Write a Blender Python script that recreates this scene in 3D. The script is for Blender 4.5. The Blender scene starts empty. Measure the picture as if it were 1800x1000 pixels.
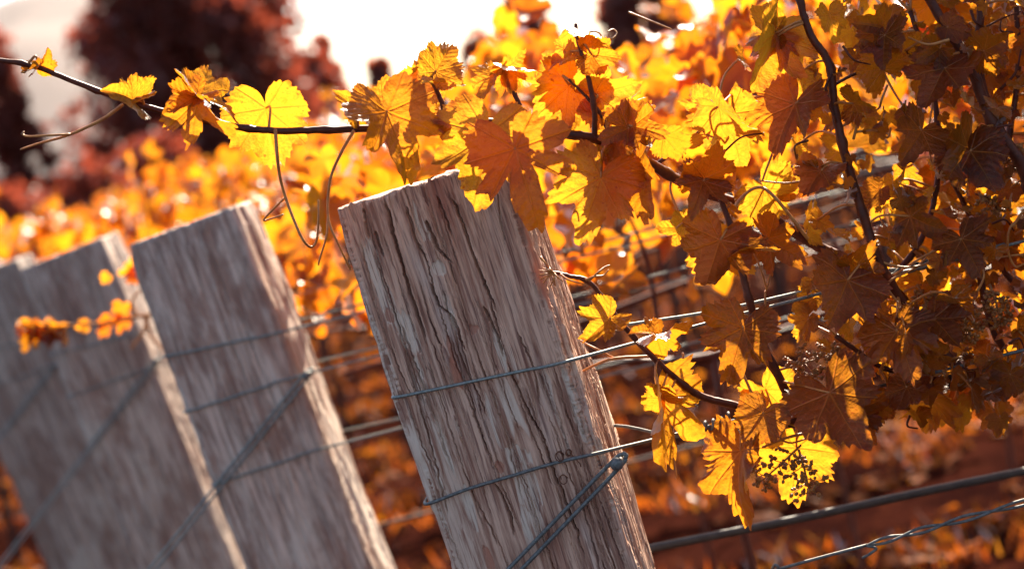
import bpy, bmesh, math, random
import numpy as np
from mathutils import Vector, Matrix

random.seed(7)
rng = np.random.default_rng(7)
SC = bpy.context.scene
COL = SC.collection
rad = math.radians

# ------------------------------------------------------------------ camera
CAM_H, PITCH, ROLL, LENS = 1.60, rad(3.9), rad(14.0), 85.0
FPX = LENS / 36.0 * 1800.0                       # focal length in photograph pixels
FWD = Vector((0, math.cos(PITCH), -math.sin(PITCH)))
_r0, _u0 = Vector((1, 0, 0)), Vector((0, math.sin(PITCH), math.cos(PITCH)))
RIGHT = _r0 * math.cos(ROLL) - _u0 * math.sin(ROLL)
UP = _r0 * math.sin(ROLL) + _u0 * math.cos(ROLL)
CAMP = Vector((0, 0, CAM_H))
cam_data = bpy.data.cameras.new('camera')
cam = bpy.data.objects.new('camera', cam_data)
COL.objects.link(cam)
cam.matrix_world = Matrix(((RIGHT.x, UP.x, -FWD.x, CAMP.x), (RIGHT.y, UP.y, -FWD.y, CAMP.y),
                           (RIGHT.z, UP.z, -FWD.z, CAMP.z), (0, 0, 0, 1)))
cam_data.lens = LENS
cam_data.sensor_width = 36.0
cam_data.clip_end = 20000
cam_data.clip_start = 0.05
cam_data.dof.use_dof = True
cam_data.dof.focus_distance = 2.70
cam_data.dof.aperture_fstop = 4.8
SC.camera = cam

# ------------------------------------------------------------------ world, sun, exposure
SUN_EL, SUN_AZ = rad(38), rad(23)                # azimuth measured from +Y towards +X
world = bpy.data.worlds.new('World')
SC.world = world
world.use_nodes = True
wn = world.node_tree
wn.nodes.clear()
sky = wn.nodes.new('ShaderNodeTexSky')
sky.sky_type = 'NISHITA'
sky.sun_disc = False
sky.sun_elevation = SUN_EL
sky.sun_rotation = SUN_AZ
sky.dust_density = 1.5
sky.air_density = 0.75
sky.ozone_density = 0.2
bgn = wn.nodes.new('ShaderNodeBackground')
bgn.inputs['Strength'].default_value = 0.068
won = wn.nodes.new('ShaderNodeOutputWorld')
wn.links.new(sky.outputs[0], bgn.inputs['Color'])
wn.links.new(bgn.outputs[0], won.inputs['Surface'])

sun_data = bpy.data.lights.new('sun', 'SUN')
sun_data.energy = 5.0
sun_data.angle = rad(0.53)
sun_data.color = (1.0, 0.86, 0.68)
sun = bpy.data.objects.new('sun', sun_data)
COL.objects.link(sun)
SUND = Vector((math.sin(SUN_AZ) * math.cos(SUN_EL), math.cos(SUN_AZ) * math.cos(SUN_EL), math.sin(SUN_EL)))
sun.rotation_euler = SUND.to_track_quat('Z', 'Y').to_euler()
sun.location = SUND * 30

SC.view_settings.view_transform = 'Standard'
SC.view_settings.look = 'None'
SC.view_settings.gamma = 1.0
SC.view_settings.use_curve_mapping = False
SC.view_settings.exposure = 2.05
SC.render.engine = 'CYCLES'
cy = SC.cycles
cy.max_bounces = 8
cy.diffuse_bounces = 4
cy.glossy_bounces = 3
cy.transmission_bounces = 6
cy.volume_bounces = 0
cy.transparent_max_bounces = 6
cy.sample_clamp_indirect = 8.0
cy.use_denoising = True


# ------------------------------------------------------------------ helpers
def px(x, y, d):
    """photograph pixel at optical depth d -> world point"""
    return CAMP + (FWD + RIGHT * ((x - 900) / FPX) + UP * ((500 - y) / FPX)) * d


def pix_of(p):
    v = p - CAMP
    d = v.dot(FWD)
    return 900 + v.dot(RIGHT) / d * FPX, 500 - v.dot(UP) / d * FPX, d


ROW_A = rad(5.0)
ROWD = Vector((math.cos(ROW_A), math.sin(ROW_A), 0))      # the rows run to the right, slightly away
ROWN = Vector((math.sin(ROW_A), -math.cos(ROW_A), 0))     # towards the camera
POST1 = px(757, 317, 2.75)


def on_row(x, y, off=0.0):
    """pixel ray meets the vertical plane of the near row, shifted towards the camera by off"""
    d = FWD + RIGHT * ((x - 900) / FPX) + UP * ((500 - y) / FPX)
    o = POST1 + ROWN * off
    t = (o - CAMP).dot(ROWN) / d.dot(ROWN)
    return CAMP + d * t


WM = {}


def link(o, parent=None, mw=None):
    COL.objects.link(o)
    if mw is None:
        mw = o.matrix_basis.copy()
    WM[o.name] = mw
    if parent is not None:
        o.parent = parent
        o.matrix_parent_inverse = WM[parent.name].inverted()
    return o


def tag(o, label, cat=None, group=None, kind=None):
    if label: o['label'] = label
    if cat: o['category'] = cat
    if group: o['group'] = group
    if kind: o['kind'] = kind
    return o


def empty(name, loc, label, cat, group=None):
    o = bpy.data.objects.new(name, None)
    o.empty_display_size = 0.05
    o.matrix_basis = Matrix.Translation(loc)
    link(o)
    return tag(o, label, cat, group)


def mesh_obj(name, verts, faces, mat, parent=None, smooth=True, attrs=None):
    me = bpy.data.meshes.new(name)
    if isinstance(verts, np.ndarray) and isinstance(faces, np.ndarray):
        nv, nf, k = len(verts), len(faces), faces.shape[1]
        me.vertices.add(nv)
        me.vertices.foreach_set('co', np.ascontiguousarray(verts, np.float32).ravel())
        me.loops.add(nf * k)
        me.loops.foreach_set('vertex_index', np.ascontiguousarray(faces, np.int32).ravel())
        me.polygons.add(nf)
        me.polygons.foreach_set('loop_start', np.arange(0, nf * k, k, dtype=np.int32))
        me.update(calc_edges=True)
    else:
        me.from_pydata([tuple(v) for v in verts], [], [tuple(f) for f in faces])
    if smooth:
        me.polygons.foreach_set('use_smooth', np.ones(len(me.polygons), bool))
    if attrs:
        for k_, (typ, arr) in attrs.items():
            a = me.attributes.new(k_, typ, 'POINT')
            a.data.foreach_set('vector' if typ == 'FLOAT_VECTOR' else 'value', np.ascontiguousarray(arr, np.float32).ravel())
    me.materials.append(mat)
    me.update()
    o = bpy.data.objects.new(name, me)
    return link(o, parent)


def smooth_path(pts, n=6):
    """Catmull-Rom through Vectors"""
    if len(pts) < 3:
        return [Vector(p) for p in pts]
    P = [pts[0] * 2 - pts[1]] + list(pts) + [pts[-1] * 2 - pts[-2]]
    out = []
    for i in range(1, len(P) - 2):
        a, b, c, d = P[i - 1], P[i], P[i + 1], P[i + 2]
        for k in range(n):
            t = k / n
            out.append(0.5 * ((2 * b) + (c - a) * t + (2 * a - 5 * b + 4 * c - d) * t * t + (3 * b - a - 3 * c + d) * t ** 3))
    out.append(Vector(pts[-1]))
    return out


def tube(pts, radii, sides=8, V=None, F=None, knob=None, cap=True):
    """swept tube; returns lists of verts, faces (quads + end fans as tris)"""
    V = [] if V is None else V
    F = [] if F is None else F
    n = len(pts)
    if not hasattr(radii, '__len__'):
        radii = [radii] * n
    elif len(radii) != n:
        radii = list(np.interp(np.linspace(0, 1, n), np.linspace(0, 1, len(radii)), radii))
    t0 = (pts[1] - pts[0]).normalized()
    nrm = t0.orthogonal().normalized()
    base = len(V)
    for i in range(n):
        t = (pts[min(i + 1, n - 1)] - pts[max(i - 1, 0)]).normalized()
        nrm = (nrm - t * nrm.dot(t)).normalized()
        b = t.cross(nrm)
        r = radii[i]
        for k in range(sides):
            a = 2 * math.pi * k / sides
            V.append(pts[i] + (nrm * math.cos(a) + b * math.sin(a)) * r)
    for i in range(n - 1):
        for k in range(sides):
            k2 = (k + 1) % sides
            F.append((base + i * sides + k, base + i * sides + k2, base + (i + 1) * sides + k2, base + (i + 1) * sides + k))
    if cap:
        V.append(pts[0] - t0 * radii[0] * .4)
        c0 = len(V) - 1
        V.append(pts[-1] + (pts[-1] - pts[-2]).normalized() * radii[-1] * .4)
        c1 = c0 + 1
        for k in range(sides):
            k2 = (k + 1) % sides
            F.append((c0, base + k2, base + k))
            F.append((c1, base + (n - 1) * sides + k, base + (n - 1) * sides + k2))
    return V, F


def tube_obj(name, pts, radii, mat, parent=None, sides=8, n=6, wob=0.0):
    p = smooth_path(pts, n) if n > 1 else [Vector(q) for q in pts]
    if wob:
        p = [q + Vector((random.uniform(-1, 1), random.uniform(-1, 1), random.uniform(-1, 1))) * wob for q in p]
    V, F = tube(p, radii, sides)
    return mesh_obj(name, V, F, mat, parent), p


# numpy gradient noise -------------------------------------------------
_perm = rng.permutation(4096).astype(np.int64)
_ang = rng.uniform(0, 2 * np.pi, 4096)
_gx, _gy = np.cos(_ang), np.sin(_ang)


def pn(x, y, seed=0):
    x = np.asarray(x, float) + seed * 17.37
    y = np.asarray(y, float) + seed * 9.71
    xi, yi = np.floor(x).astype(np.int64), np.floor(y).astype(np.int64)
    xf, yf = x - xi, y - yi
    u, v = xf * xf * xf * (xf * (xf * 6 - 15) + 10), yf * yf * yf * (yf * (yf * 6 - 15) + 10)

    def g(ix, iy, fx, fy):
        h = _perm[(_perm[ix & 4095] + iy) & 4095]
        return _gx[h] * fx + _gy[h] * fy
    a = g(xi, yi, xf, yf); b = g(xi + 1, yi, xf - 1, yf)
    c = g(xi, yi + 1, xf, yf - 1); d = g(xi + 1, yi + 1, xf - 1, yf - 1)
    return ((a + (b - a) * u) * (1 - v) + (c + (d - c) * u) * v) * 1.5


def sst(a, b, x):
    t = np.clip((x - a) / (b - a), 0, 1)
    return t * t * (3 - 2 * t)


# ------------------------------------------------------------------ materials
def new_mat(name):
    m = bpy.data.materials.new(name)
    m.use_nodes = True
    m.node_tree.nodes.clear()
    return m, m.node_tree


class N:
    """tiny node-graph helper"""
    def __init__(self, nt): self.nt = nt

    def node(self, t, **kw):
        n = self.nt.nodes.new(t)
        for k, v in kw.items(): setattr(n, k, v)
        return n

    def _set(self, sock, v):
        if isinstance(v, bpy.types.NodeSocket): self.nt.links.new(v, sock)
        elif v is not None:
            if isinstance(v, (tuple, list)) and len(v) == 3 and sock.type == 'RGBA': v = (*v, 1)
            sock.default_value = v

    def m(self, op, a, b=None, c=None, clamp=False):
        n = self.node('ShaderNodeMath', operation=op, use_clamp=clamp)
        self._set(n.inputs[0], a)
        if b is not None: self._set(n.inputs[1], b)
        if c is not None: self._set(n.inputs[2], c)
        return n.outputs[0]

    def mix(self, f, a, b, mode='MIX'):
        n = self.node('ShaderNodeMix', data_type='RGBA', blend_type=mode)
        self._set(n.inputs[0], f); self._set(n.inputs[6], a); self._set(n.inputs[7], b)
        return n.outputs[2]

    def noise(self, vec, scale, detail=3, rough=.55):
        n = self.node('ShaderNodeTexNoise')
        self._set(n.inputs['Vector'], vec)
        n.inputs['Scale'].default_value = scale
        n.inputs['Detail'].default_value = detail
        n.inputs['Roughness'].default_value = rough
        return n.outputs['Fac']

    def ramp(self, f, lo, hi, t0=0.0, t1=1.0):
        n = self.node('ShaderNodeMapRange', interpolation_type='SMOOTHSTEP')
        self._set(n.inputs[0], f)
        n.inputs[1].default_value = lo; n.inputs[2].default_value = hi
        n.inputs[3].default_value = t0; n.inputs[4].default_value = t1
        return n.outputs[0]

    def scale(self, vec, s):
        n = self.node('ShaderNodeVectorMath', operation='MULTIPLY')
        self._set(n.inputs[0], vec); n.inputs[1].default_value = s
        return n.outputs[0]

    def add(self, vec, s):
        n = self.node('ShaderNodeVectorMath', operation='ADD')
        self._set(n.inputs[0], vec); self._set(n.inputs[1], s)
        return n.outputs[0]

    def attr(self, name, out='Fac'):
        return self.node('ShaderNodeAttribute', attribute_name=name).outputs[out]

    def objcoord(self): return self.node('ShaderNodeTexCoord').outputs['Object']

    def bump(self, h, strength, dist):
        n = self.node('ShaderNodeBump')
        n.inputs['Strength'].default_value = strength
        n.inputs['Distance'].default_value = dist
        self._set(n.inputs['Height'], h)
        return n.outputs[0]

    def out(self, sh, disp=None):
        o = self.node('ShaderNodeOutputMaterial')
        self.nt.links.new(sh, o.inputs['Surface'])

    def principled(self, col, rough, metal=0.0, normal=None, spec=.5):
        n = self.node('ShaderNodeBsdfPrincipled')
        self._set(n.inputs['Base Color'], col)
        self._set(n.inputs['Roughness'], rough)
        n.inputs['Metallic'].default_value = metal
        n.inputs['Specular IOR Level'].default_value = spec
        if normal is not None: self.nt.links.new(normal, n.inputs['Normal'])
        return n.outputs[0]


def mat_leaf(name, trans_cols, refl, veins=True, mixf=.66, gloss=.08, fres=.27, rough=.32):
    m, nt = new_mat(name)
    g = N(nt)
    tint = g.attr('tint')
    uv = g.attr('leafuv', 'Vector')
    sep = g.node('ShaderNodeSeparateXYZ')
    nt.links.new(uv, sep.inputs[0])
    x, y = g.m('ABSOLUTE', sep.outputs[0]), sep.outputs[1]
    # colour of this leaf: gold, amber or olive (near vine: painted shade), blotched
    ca, cb, cc = trans_cols
    col = g.mix(g.ramp(tint, .2, .6), ca, cb)
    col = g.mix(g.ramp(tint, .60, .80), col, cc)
    orn = g.m('MULTIPLY', g.node('ShaderNodeObjectInfo').outputs['Random'], 40.0)
    blot = g.noise(g.add(g.scale(uv, (3.2, 3.2, 3.2)), g.m('MULTIPLY_ADD', tint, 37.0, orn)), 1.0, 4, .6)
    col = g.mix(g.ramp(blot, .50, .78, 0, .6), col, (.56, .165, .006))
    rcol = g.mix(g.ramp(tint, .2, .6, 0, .6), refl[0], refl[1])
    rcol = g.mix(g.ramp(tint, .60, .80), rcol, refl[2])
    rcol = g.mix(g.ramp(blot, .45, .75, 0, .5), rcol, refl[1])
    norm = None
    # brown, dry margin and a few spots
    rim = g.attr('rim')
    dry = g.noise(g.add(g.scale(uv, (5.0, 5.0, 5.0)), g.m('MULTIPLY', tint, 91.0)), 1.0, 3, .6)
    edge = g.m('MULTIPLY', g.ramp(rim, .72, 1.0), g.ramp(dry, .46, .66))
    spots = g.ramp(g.noise(g.add(g.scale(uv, (11.0, 11.0, 11.0)), g.m('MULTIPLY', tint, 53.0)), 1.0, 1, .4), .70, .78, 0, .8)
    dryf = g.m('MAXIMUM', g.m('MULTIPLY', edge, .8), spots)
    if veins:
        col = g.mix(dryf, col, (.30, .05, .008))
        rcol = g.mix(dryf, rcol, (.12, .035, .012))
    if veins:
        v = None
        for a in (0.0, 43.0, 90.0, 137.0):
            s, c = math.sin(rad(a)), math.cos(rad(a))
            perp = g.m('ABSOLUTE', g.m('SUBTRACT', g.m('MULTIPLY', x, c), g.m('MULTIPLY', y, s)))
            along = g.m('ADD', g.m('MULTIPLY', x, s), g.m('MULTIPLY', y, c))
            pen = g.m('MULTIPLY', g.m('LESS_THAN', along, -0.005), 9.0)
            q = g.m('ADD', perp, pen)
            v = q if v is None else g.m('MINIMUM', v, q)
        r = g.m('SQRT', g.m('ADD', g.m('MULTIPLY', x, x), g.m('MULTIPLY', y, y)))
        u = g.m('SQRT', g.m('MAXIMUM', g.m('SUBTRACT', g.m('MULTIPLY', r, r), g.m('MULTIPLY', v, v)), 0.0))
        main = g.m('SUBTRACT', 1.0, g.m('DIVIDE', v, g.m('SUBTRACT', 0.026, g.m('MULTIPLY', r, .016))), clamp=True)
        fr = g.m('FRACT', g.m('MULTIPLY', g.m('SUBTRACT', u, g.m('MULTIPLY', v, .75)), 6.5))
        tri = g.m('ABSOLUTE', g.m('SUBTRACT', fr, .5))
        sec = g.m('SUBTRACT', 1.0, g.m('DIVIDE', tri, .085), clamp=True)
        sec = g.m('MULTIPLY', sec, g.m('SUBTRACT', 1.0, g.m('MULTIPLY', v, 2.2), clamp=True))
        vein = g.m('MAXIMUM', main, g.m('MULTIPLY', sec, .55))
        fine = g.noise(uv, 26.0, 2, .6)
        col = g.mix(g.m('MULTIPLY', vein, .38), col, (.52, .10, .006))
        col = g.mix(g.ramp(fine, .42, .62, 0, .30), col, (.56, .18, .006))
        rcol = g.mix(g.m('MULTIPLY', vein, .8), rcol, (.55, .24, .05))
        hgt = g.m('ADD', g.m('MULTIPLY', g.m('SUBTRACT', tri, .25), .5), g.m('MULTIPLY', fine, .5))
        hgt = g.m('SUBTRACT', hgt, g.m('MULTIPLY', main, .6))
        norm = g.bump(hgt, .55, .004)
    dif = g.node('ShaderNodeBsdfDiffuse'); g._set(dif.inputs[0], rcol)
    trn = g.node('ShaderNodeBsdfTranslucent'); g._set(trn.inputs[0], col)
    glo = g.node('ShaderNodeBsdfGlossy'); glo.inputs['Roughness'].default_value = rough
    glo.inputs['Color'].default_value = (.9, .9, .9, 1)
    if norm is not None:
        for n_ in (dif, trn, glo): nt.links.new(norm, n_.inputs['Normal'])
    m1 = g.node('ShaderNodeMixShader'); m1.inputs[0].default_value = mixf
    nt.links.new(dif.outputs[0], m1.inputs[1]); nt.links.new(trn.outputs[0], m1.inputs[2])
    lw = g.node('ShaderNodeLayerWeight'); lw.inputs['Blend'].default_value = .32
    m2 = g.node('ShaderNodeMixShader')
    g._set(m2.inputs[0], g.m('ADD', g.m('MULTIPLY', lw.outputs['Fresnel'], fres), gloss * .1, clamp=True))
    nt.links.new(m1.outputs[0], m2.inputs[1]); nt.links.new(glo.outputs[0], m2.inputs[2])
    g.out(m2.outputs[0])
    return m


M_LEAF = mat_leaf('vine_leaf', ((.66, .285, .014), (.60, .205, .008), (.30, .115, .008)), ((.080, .026, .004), (.072, .020, .004), (.048, .017, .004)))  # third tone of each set: the gold leaf with shade painted in
M_LEAF_FAR = mat_leaf('vine_leaf_far', ((.76, .275, .008), (.72, .20, .005), (.60, .14, .004)), ((.10, .030, .004), (.09, .022, .003), (.08, .018, .003)), veins=False, fres=.42, rough=.36)
M_TREELEAF = mat_leaf('tree_leaf', ((.38, .065, .035), (.46, .080, .038), (.26, .045, .026)), ((.15, .032, .022), (.17, .034, .02), (.12, .026, .018)), veins=False, mixf=.40, gloss=.02, fres=.10, rough=.55)


def mat_wood():
    m, nt = new_mat('weathered_timber')
    g = N(nt)
    oc = g.objcoord()
    rnd = g.node('ShaderNodeObjectInfo').outputs['Random']
    oc = g.add(oc, g.m('MULTIPLY', rnd, 13.0))
    st = g.scale(oc, (1.0, 1.0, .055))
    st2 = g.scale(oc, (1.0, 1.0, .16))
    grain = g.noise(st, 150.0, 4, .65)
    fib = g.noise(st, 420.0, 2, .6)
    brd = g.noise(st2, 26.0, 4, .6)
    red = g.noise(st2, 14.0, 3, .55)
    pale = g.attr('pale')
    grey = g.attr('grey')
    strk = g.noise(g.scale(oc, (1.0, 1.0, .03)), 260.0, 3, .6)
    c = g.mix(g.ramp(grain, .34, .64), (.29, .130, .085), (.68, .42, .30))
    c = g.mix(g.ramp(red, .54, .72, 0, .75), c, (.36, .13, .085))
    c = g.mix(g.ramp(brd, .52, .76, 0, .55), c, (.56, .46, .40))
    pf = g.m('MULTIPLY', pale, g.ramp(grain, .38, .55, .05, 1.0))
    c = g.mix(g.m('MULTIPLY', pf, .9, clamp=True), c, (.68, .54, .43))
    smo = g.ramp(g.noise(g.scale(oc, (1.0, 1.0, .28)), 17.0, 3, .55), .40, .58, .12, 1.0)
    c = g.mix(g.m('MULTIPLY', smo, g.ramp(strk, .55, .64, 0, .75)), c, (.16, .065, .05))
    c = g.mix(g.m('MULTIPLY', smo, g.ramp(fib, .57, .68, 0, .6)), c, (.14, .06, .045))
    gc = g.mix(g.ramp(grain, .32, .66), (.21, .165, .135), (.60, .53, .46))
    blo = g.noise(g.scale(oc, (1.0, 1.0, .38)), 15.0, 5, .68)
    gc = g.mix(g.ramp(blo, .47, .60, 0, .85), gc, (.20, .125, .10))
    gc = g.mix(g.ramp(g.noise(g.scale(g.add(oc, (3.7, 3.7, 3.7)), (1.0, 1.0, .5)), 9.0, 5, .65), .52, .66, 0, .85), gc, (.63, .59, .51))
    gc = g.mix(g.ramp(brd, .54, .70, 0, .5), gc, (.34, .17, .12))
    gc = g.mix(g.attr('dark'), gc, (.085, .062, .05))  # vignette darkening painted into the wood colour of the left posts
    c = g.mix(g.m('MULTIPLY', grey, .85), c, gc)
    c = g.mix(g.m('MULTIPLY', g.attr('redwood'), g.ramp(grain, .35, .6, .1, .8)), c, (.40, .13, .075))
    h = g.m('ADD', g.m('MULTIPLY', grain, .7), g.m('MULTIPLY', fib, .5))
    n = g.bump(h, .9, .0022)
    g.out(g.principled(c, g.ramp(grain, .3, .7, .65, .9), 0, n, .3))
    return m


M_WOOD = mat_wood()


def mat_simple(name, c1, c2, rough, scale=40.0, metal=0.0, stretch=(1, 1, 1), bump=.3, dist=.002, spec=.5):
    m, nt = new_mat(name)
    g = N(nt)
    f = g.noise(g.scale(g.objcoord(), stretch), scale, 4, .6)
    c = g.mix(g.ramp(f, .3, .7), c1, c2)
    g.out(g.principled(c, rough, metal, g.bump(f, bump, dist), spec))
    return m


M_WIRE = mat_simple('galvanised_wire', (.17, .19, .18), (.30, .33, .31), .55, 300, .6, bump=.2, dist=.0005)
M_GUY = mat_simple('aged_guy_wire', (.11, .115, .11), (.22, .22, .21), .65, 250, .5, bump=.25, dist=.0006)
M_RUST = mat_simple('rusty_wire', (.10, .035, .02), (.22, .08, .035), .8, 400, .2)
M_TUBE = mat_simple('drip_hose_plastic', (.022, .022, .021), (.04, .04, .038), .6, 60)
M_CANE = mat_simple('cane_bark', (.065, .012, .006), (.13, .028, .010), .5, 120, 0, (1, 1, 1), .3, .001, .3)
M_SHOOT = mat_simple('green_shoot', (.42, .13, .03), (.55, .22, .05), .45, 160)
M_BARK = mat_simple('vine_bark', (.035, .014, .010), (.085, .034, .022), .9, 90, 0, (1, 1, .3), .8, .006)
M_TREEBARK = mat_simple('tree_bark', (.04, .02, .015), (.08, .04, .028), .9, 8)
M_BUD = mat_simple('flower_bud', (.20, .06, .014), (.42, .16, .03), .5, 300)


def mat_ground():
    m, nt = new_mat('vineyard_ground')
    g = N(nt)
    oc = g.objcoord()
    f = g.noise(oc, 1.6, 5, .6)
    f2 = g.noise(oc, 14.0, 4, .65)
    c = g.mix(g.ramp(f, .36, .62), (.010, .003, .0026), (.026, .007, .0045))
    c = g.mix(g.ramp(f2, .55, .78, 0, .7), c, (.075, .022, .008))
    g.out(g.principled(c, 1.0, 0, g.bump(f2, .6, .04), 0.0))
    return m


M_GROUND = mat_ground()
M_GRASS = mat_leaf('grass_blade', ((.40, .095, .008), (.28, .045, .006), (.30, .11, .010)), ((.10, .026, .006), (.07, .016, .006), (.06, .016, .005)), veins=False, mixf=.5, gloss=.02)
M_MOUNT = mat_simple('mountain_scrub', (.10, .075, .07), (.18, .14, .125), 1.0, .002)

# ------------------------------------------------------------------ the setting
nx, ny = 120, 160
gx = np.concatenate([-np.geomspace(12, 5000, 20)[::-1], np.linspace(-11, 16, 80), np.geomspace(18, 5000, 20)])
gy = np.concatenate([np.linspace(-6, 45, 120), np.geomspace(46, 9000, 40)])
GX, GY = np.meshgrid(gx, gy)
GZ = pn(GX * .9, GY * .9, 3) * .035 * (np.abs(GX) < 20) + pn(GX * .02, GY * .02, 5) * .5 * sst(60, 200, GY)
gv = np.stack([GX, GY, GZ], -1).reshape(-1, 3)
ii = np.arange(len(gy) - 1)[:, None] * len(gx) + np.arange(len(gx) - 1)[None, :]
gf = np.stack([ii, ii + 1, ii + 1 + len(gx), ii + len(gx)], -1).reshape(-1, 4)
ground = mesh_obj('ground', gv, gf, M_GROUND)
tag(ground, 'red brown earth of the vineyard with strips of sunlit grass', kind='structure')

# mountain ridge beyond the trees at the top left
mx = np.linspace(-1500, 900, 90)
my = np.linspace(1500, 3000, 30)
MX, MY = np.meshgrid(mx, my)
ridge = np.exp(-((MX + 330) / 200.0) ** 2) * 190 + np.exp(-((MX + 800) / 330.0) ** 2) * 150
MZ = ridge * np.sin(np.clip((MY - 1500) / 1500, 0, 1) * math.pi) ** .8 + pn(MX * .006, MY * .006, 8) * 22 * (ridge / 150) - 4
MX, MY, MZ = MX * 4, MY * 4, MZ * 4
mvv = np.stack([MX, MY, MZ], -1).reshape(-1, 3)
ii = np.arange(len(my) - 1)[:, None] * len(mx) + np.arange(len(mx) - 1)[None, :]
mff = np.stack([ii, ii + 1, ii + 1 + len(mx), ii + len(mx)], -1).reshape(-1, 4)
tag(mesh_obj('mountain', mvv, mff, M_MOUNT), 'pale grey mountain fading into haze behind the dark trees', kind='structure')


# ------------------------------------------------------------------ leaves
CTRL = [(0, 1.0), (9, .95), (17, .80), (24, .62), (29, .55), (34, .62), (41, .76), (48, .80), (57, .76), (66, .60), (71, .56), (78, .62),
        (90, .70), (103, .68), (118, .62), (136, .60), (150, .52), (162, .37), (172, .19), (180, .06)]
_ca = np.array([c[0] for c in CTRL], float)
_cr = np.array([c[1] for c in CTRL], float)


def leaf_template(seed, nb=160, rings=6, fold=.15, droop=.2, ripple=.05, cup=0.0, lobes=1.0, teeth=.115):
    """grape leaf, stalk at the origin, tip at y = 1, upper side +z"""
    R = np.random.default_rng(seed)
    th = np.linspace(-180, 180, nb, endpoint=False)
    jit = [1 + R.uniform(-.10, .10, len(_cr)) for _ in range(2)]
    a = np.abs(th)
    rr = np.where(th >= 0, np.interp(a, _ca, _cr * jit[0]), np.interp(a, _ca, _cr * jit[1]))
    full = np.interp(a, [0, 25, 50, 95, 138, 160, 180], [1.0, .90, .80, .71, .61, .38, .06])
    lobes = lobes * (R.uniform(.5, 1.4) if lobes == 1.0 else 1.0)
    rr = full + (rr - full) * lobes
    tn = 38 + int(R.integers(0, 10))
    ph = (th + 180) / 360 * tn + pn(th * .04, th * 0 + seed, 2) * .8
    saw = np.where((ph % 1) < .62, (ph % 1) / .62, (1 - ph % 1) / .38)
    rr = rr * (1 + teeth * (saw - .5) * (.7 + .6 * np.sin(ph * .9 + seed)) * sst(0, 25, 180 - a)) + R.uniform(-.012, .012, nb)
    t = np.radians(th)
    fr = np.linspace(0, 1, rings + 1)[1:] ** .85
    X = np.sin(t)[None, :] * rr[None, :] * fr[:, None]
    Y = np.cos(t)[None, :] * rr[None, :] * fr[:, None]
    X = np.concatenate([[0.0], X.ravel()])
    Y = np.concatenate([[0.0], Y.ravel()])
    TH = np.concatenate([[0.0], np.tile(t, rings)])
    r = np.hypot(X, Y)
    Z = fold * (np.sqrt(X * X + .006) - .077) * (1.0 + .3 * np.abs(X)) - droop * np.sign(Y) * Y ** 2 * .6 - cup * r ** 2
    Z += ripple * np.sin(TH * 5 + seed) * r ** 2 + ripple * 1.2 * pn(X * 3, Y * 3, seed % 97) * r + ripple * .5 * pn(X * 8, Y * 8, seed % 89) * r
    # the blade puffs up between the main veins
    vd = np.full(len(X), 9.0)
    for ang in (0, 43, 90, 137):
        s, c = math.sin(rad(ang)), math.cos(rad(ang))
        p = np.abs(np.abs(X) * c - Y * s) + 9 * ((np.abs(X) * s + Y * c) < -.005)
        vd = np.minimum(vd, p)
    Z += .020 * sst(-.04, .20, vd) * sst(0, .4, r)
    FR = np.concatenate([[0.0], np.repeat(fr, nb)])
    Z += sst(.55, 1.0, FR) * r * (R.uniform(-.16, .10) + .20 * pn(TH * 1.6, TH * 0 + seed * .37, 4))
    V = np.stack([X, Y, Z], 1)
    uv = np.stack([X, Y, np.full(len(X), (seed % 13) * .7)], 1)
    leaf_template.rim = FR
    tris = [(0, 1 + (k + 1) % nb, 1 + k) for k in range(nb)]
    q = []
    for i in range(rings - 1):
        b0, b1 = 1 + i * nb, 1 + (i + 1) * nb
        for k in range(nb):
            k2 = (k + 1) % nb
            q.append((b0 + k, b0 + k2, b1 + k2, b1 + k))
    return V, tris, q, uv


def leaf_mesh(name, tpl, mat, tint=0.0):
    V, tris, q, uv = tpl
    me = bpy.data.meshes.new(name)
    me.from_pydata(V.tolist(), [], tris + q)
    me.polygons.foreach_set('use_smooth', np.ones(len(me.polygons), bool))
    a = me.attributes.new('leafuv', 'FLOAT_VECTOR', 'POINT'); a.data.foreach_set('vector', uv.astype(np.float32).ravel())
    a = me.attributes.new('rim', 'FLOAT', 'POINT'); a.data.foreach_set('value', (np.linspace(0, 0, len(V)) if len(V) != len(leaf_template.rim) else leaf_template.rim).astype(np.float32))
    a = me.attributes.new('tint', 'FLOAT', 'POINT'); a.data.foreach_set('value', np.full(len(V), tint, np.float32))
    me.materials.append(mat)
    me.update()
    return me


def leaf_matrix(base, ydir, zdir, size):
    y = ydir.normalized()
    z = (zdir - y * zdir.dot(y)).normalized()
    x = y.cross(z)
    return Matrix(((x.x * size, y.x * size, z.x * size, base.x), (x.y * size, y.y * size, z.y * size, base.y),
                   (x.z * size, y.z * size, z.z * size, base.z), (0, 0, 0, 1)))


def leaf_obj(me, M, parent, name='leaf'):
    o = bpy.data.objects.new(name, me)
    o.matrix_basis = M
    return link(o, parent, M)


def joined_leaves(name, tpl, mats, mat, parent=None, seed=0):
    """many leaves as one mesh; tpl all-triangle template"""
    V, tris, q, uv = tpl
    T = np.array(tris + [f for a in q for f in ((a[0], a[1], a[2]), (a[0], a[2], a[3]))], np.int64)
    Ms = np.array([[list(r) for r in m] for m in mats])
    H = np.concatenate([V, np.ones((len(V), 1))], 1)
    W = np.einsum('nij,vj->nvi', Ms[:, :3, :], H)
    n, nv = len(mats), len(V)
    F = (T[None] + (np.arange(n) * nv)[:, None, None]).reshape(-1, 3)
    R = np.random.default_rng(seed)
    tint = np.repeat(R.uniform(0, 1, n), nv)
    U = np.tile(uv, (n, 1))
    return mesh_obj(name, W.reshape(-1, 3), F, mat, parent, True, {'leafuv': ('FLOAT_VECTOR', U), 'tint': ('FLOAT', tint)})


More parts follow.
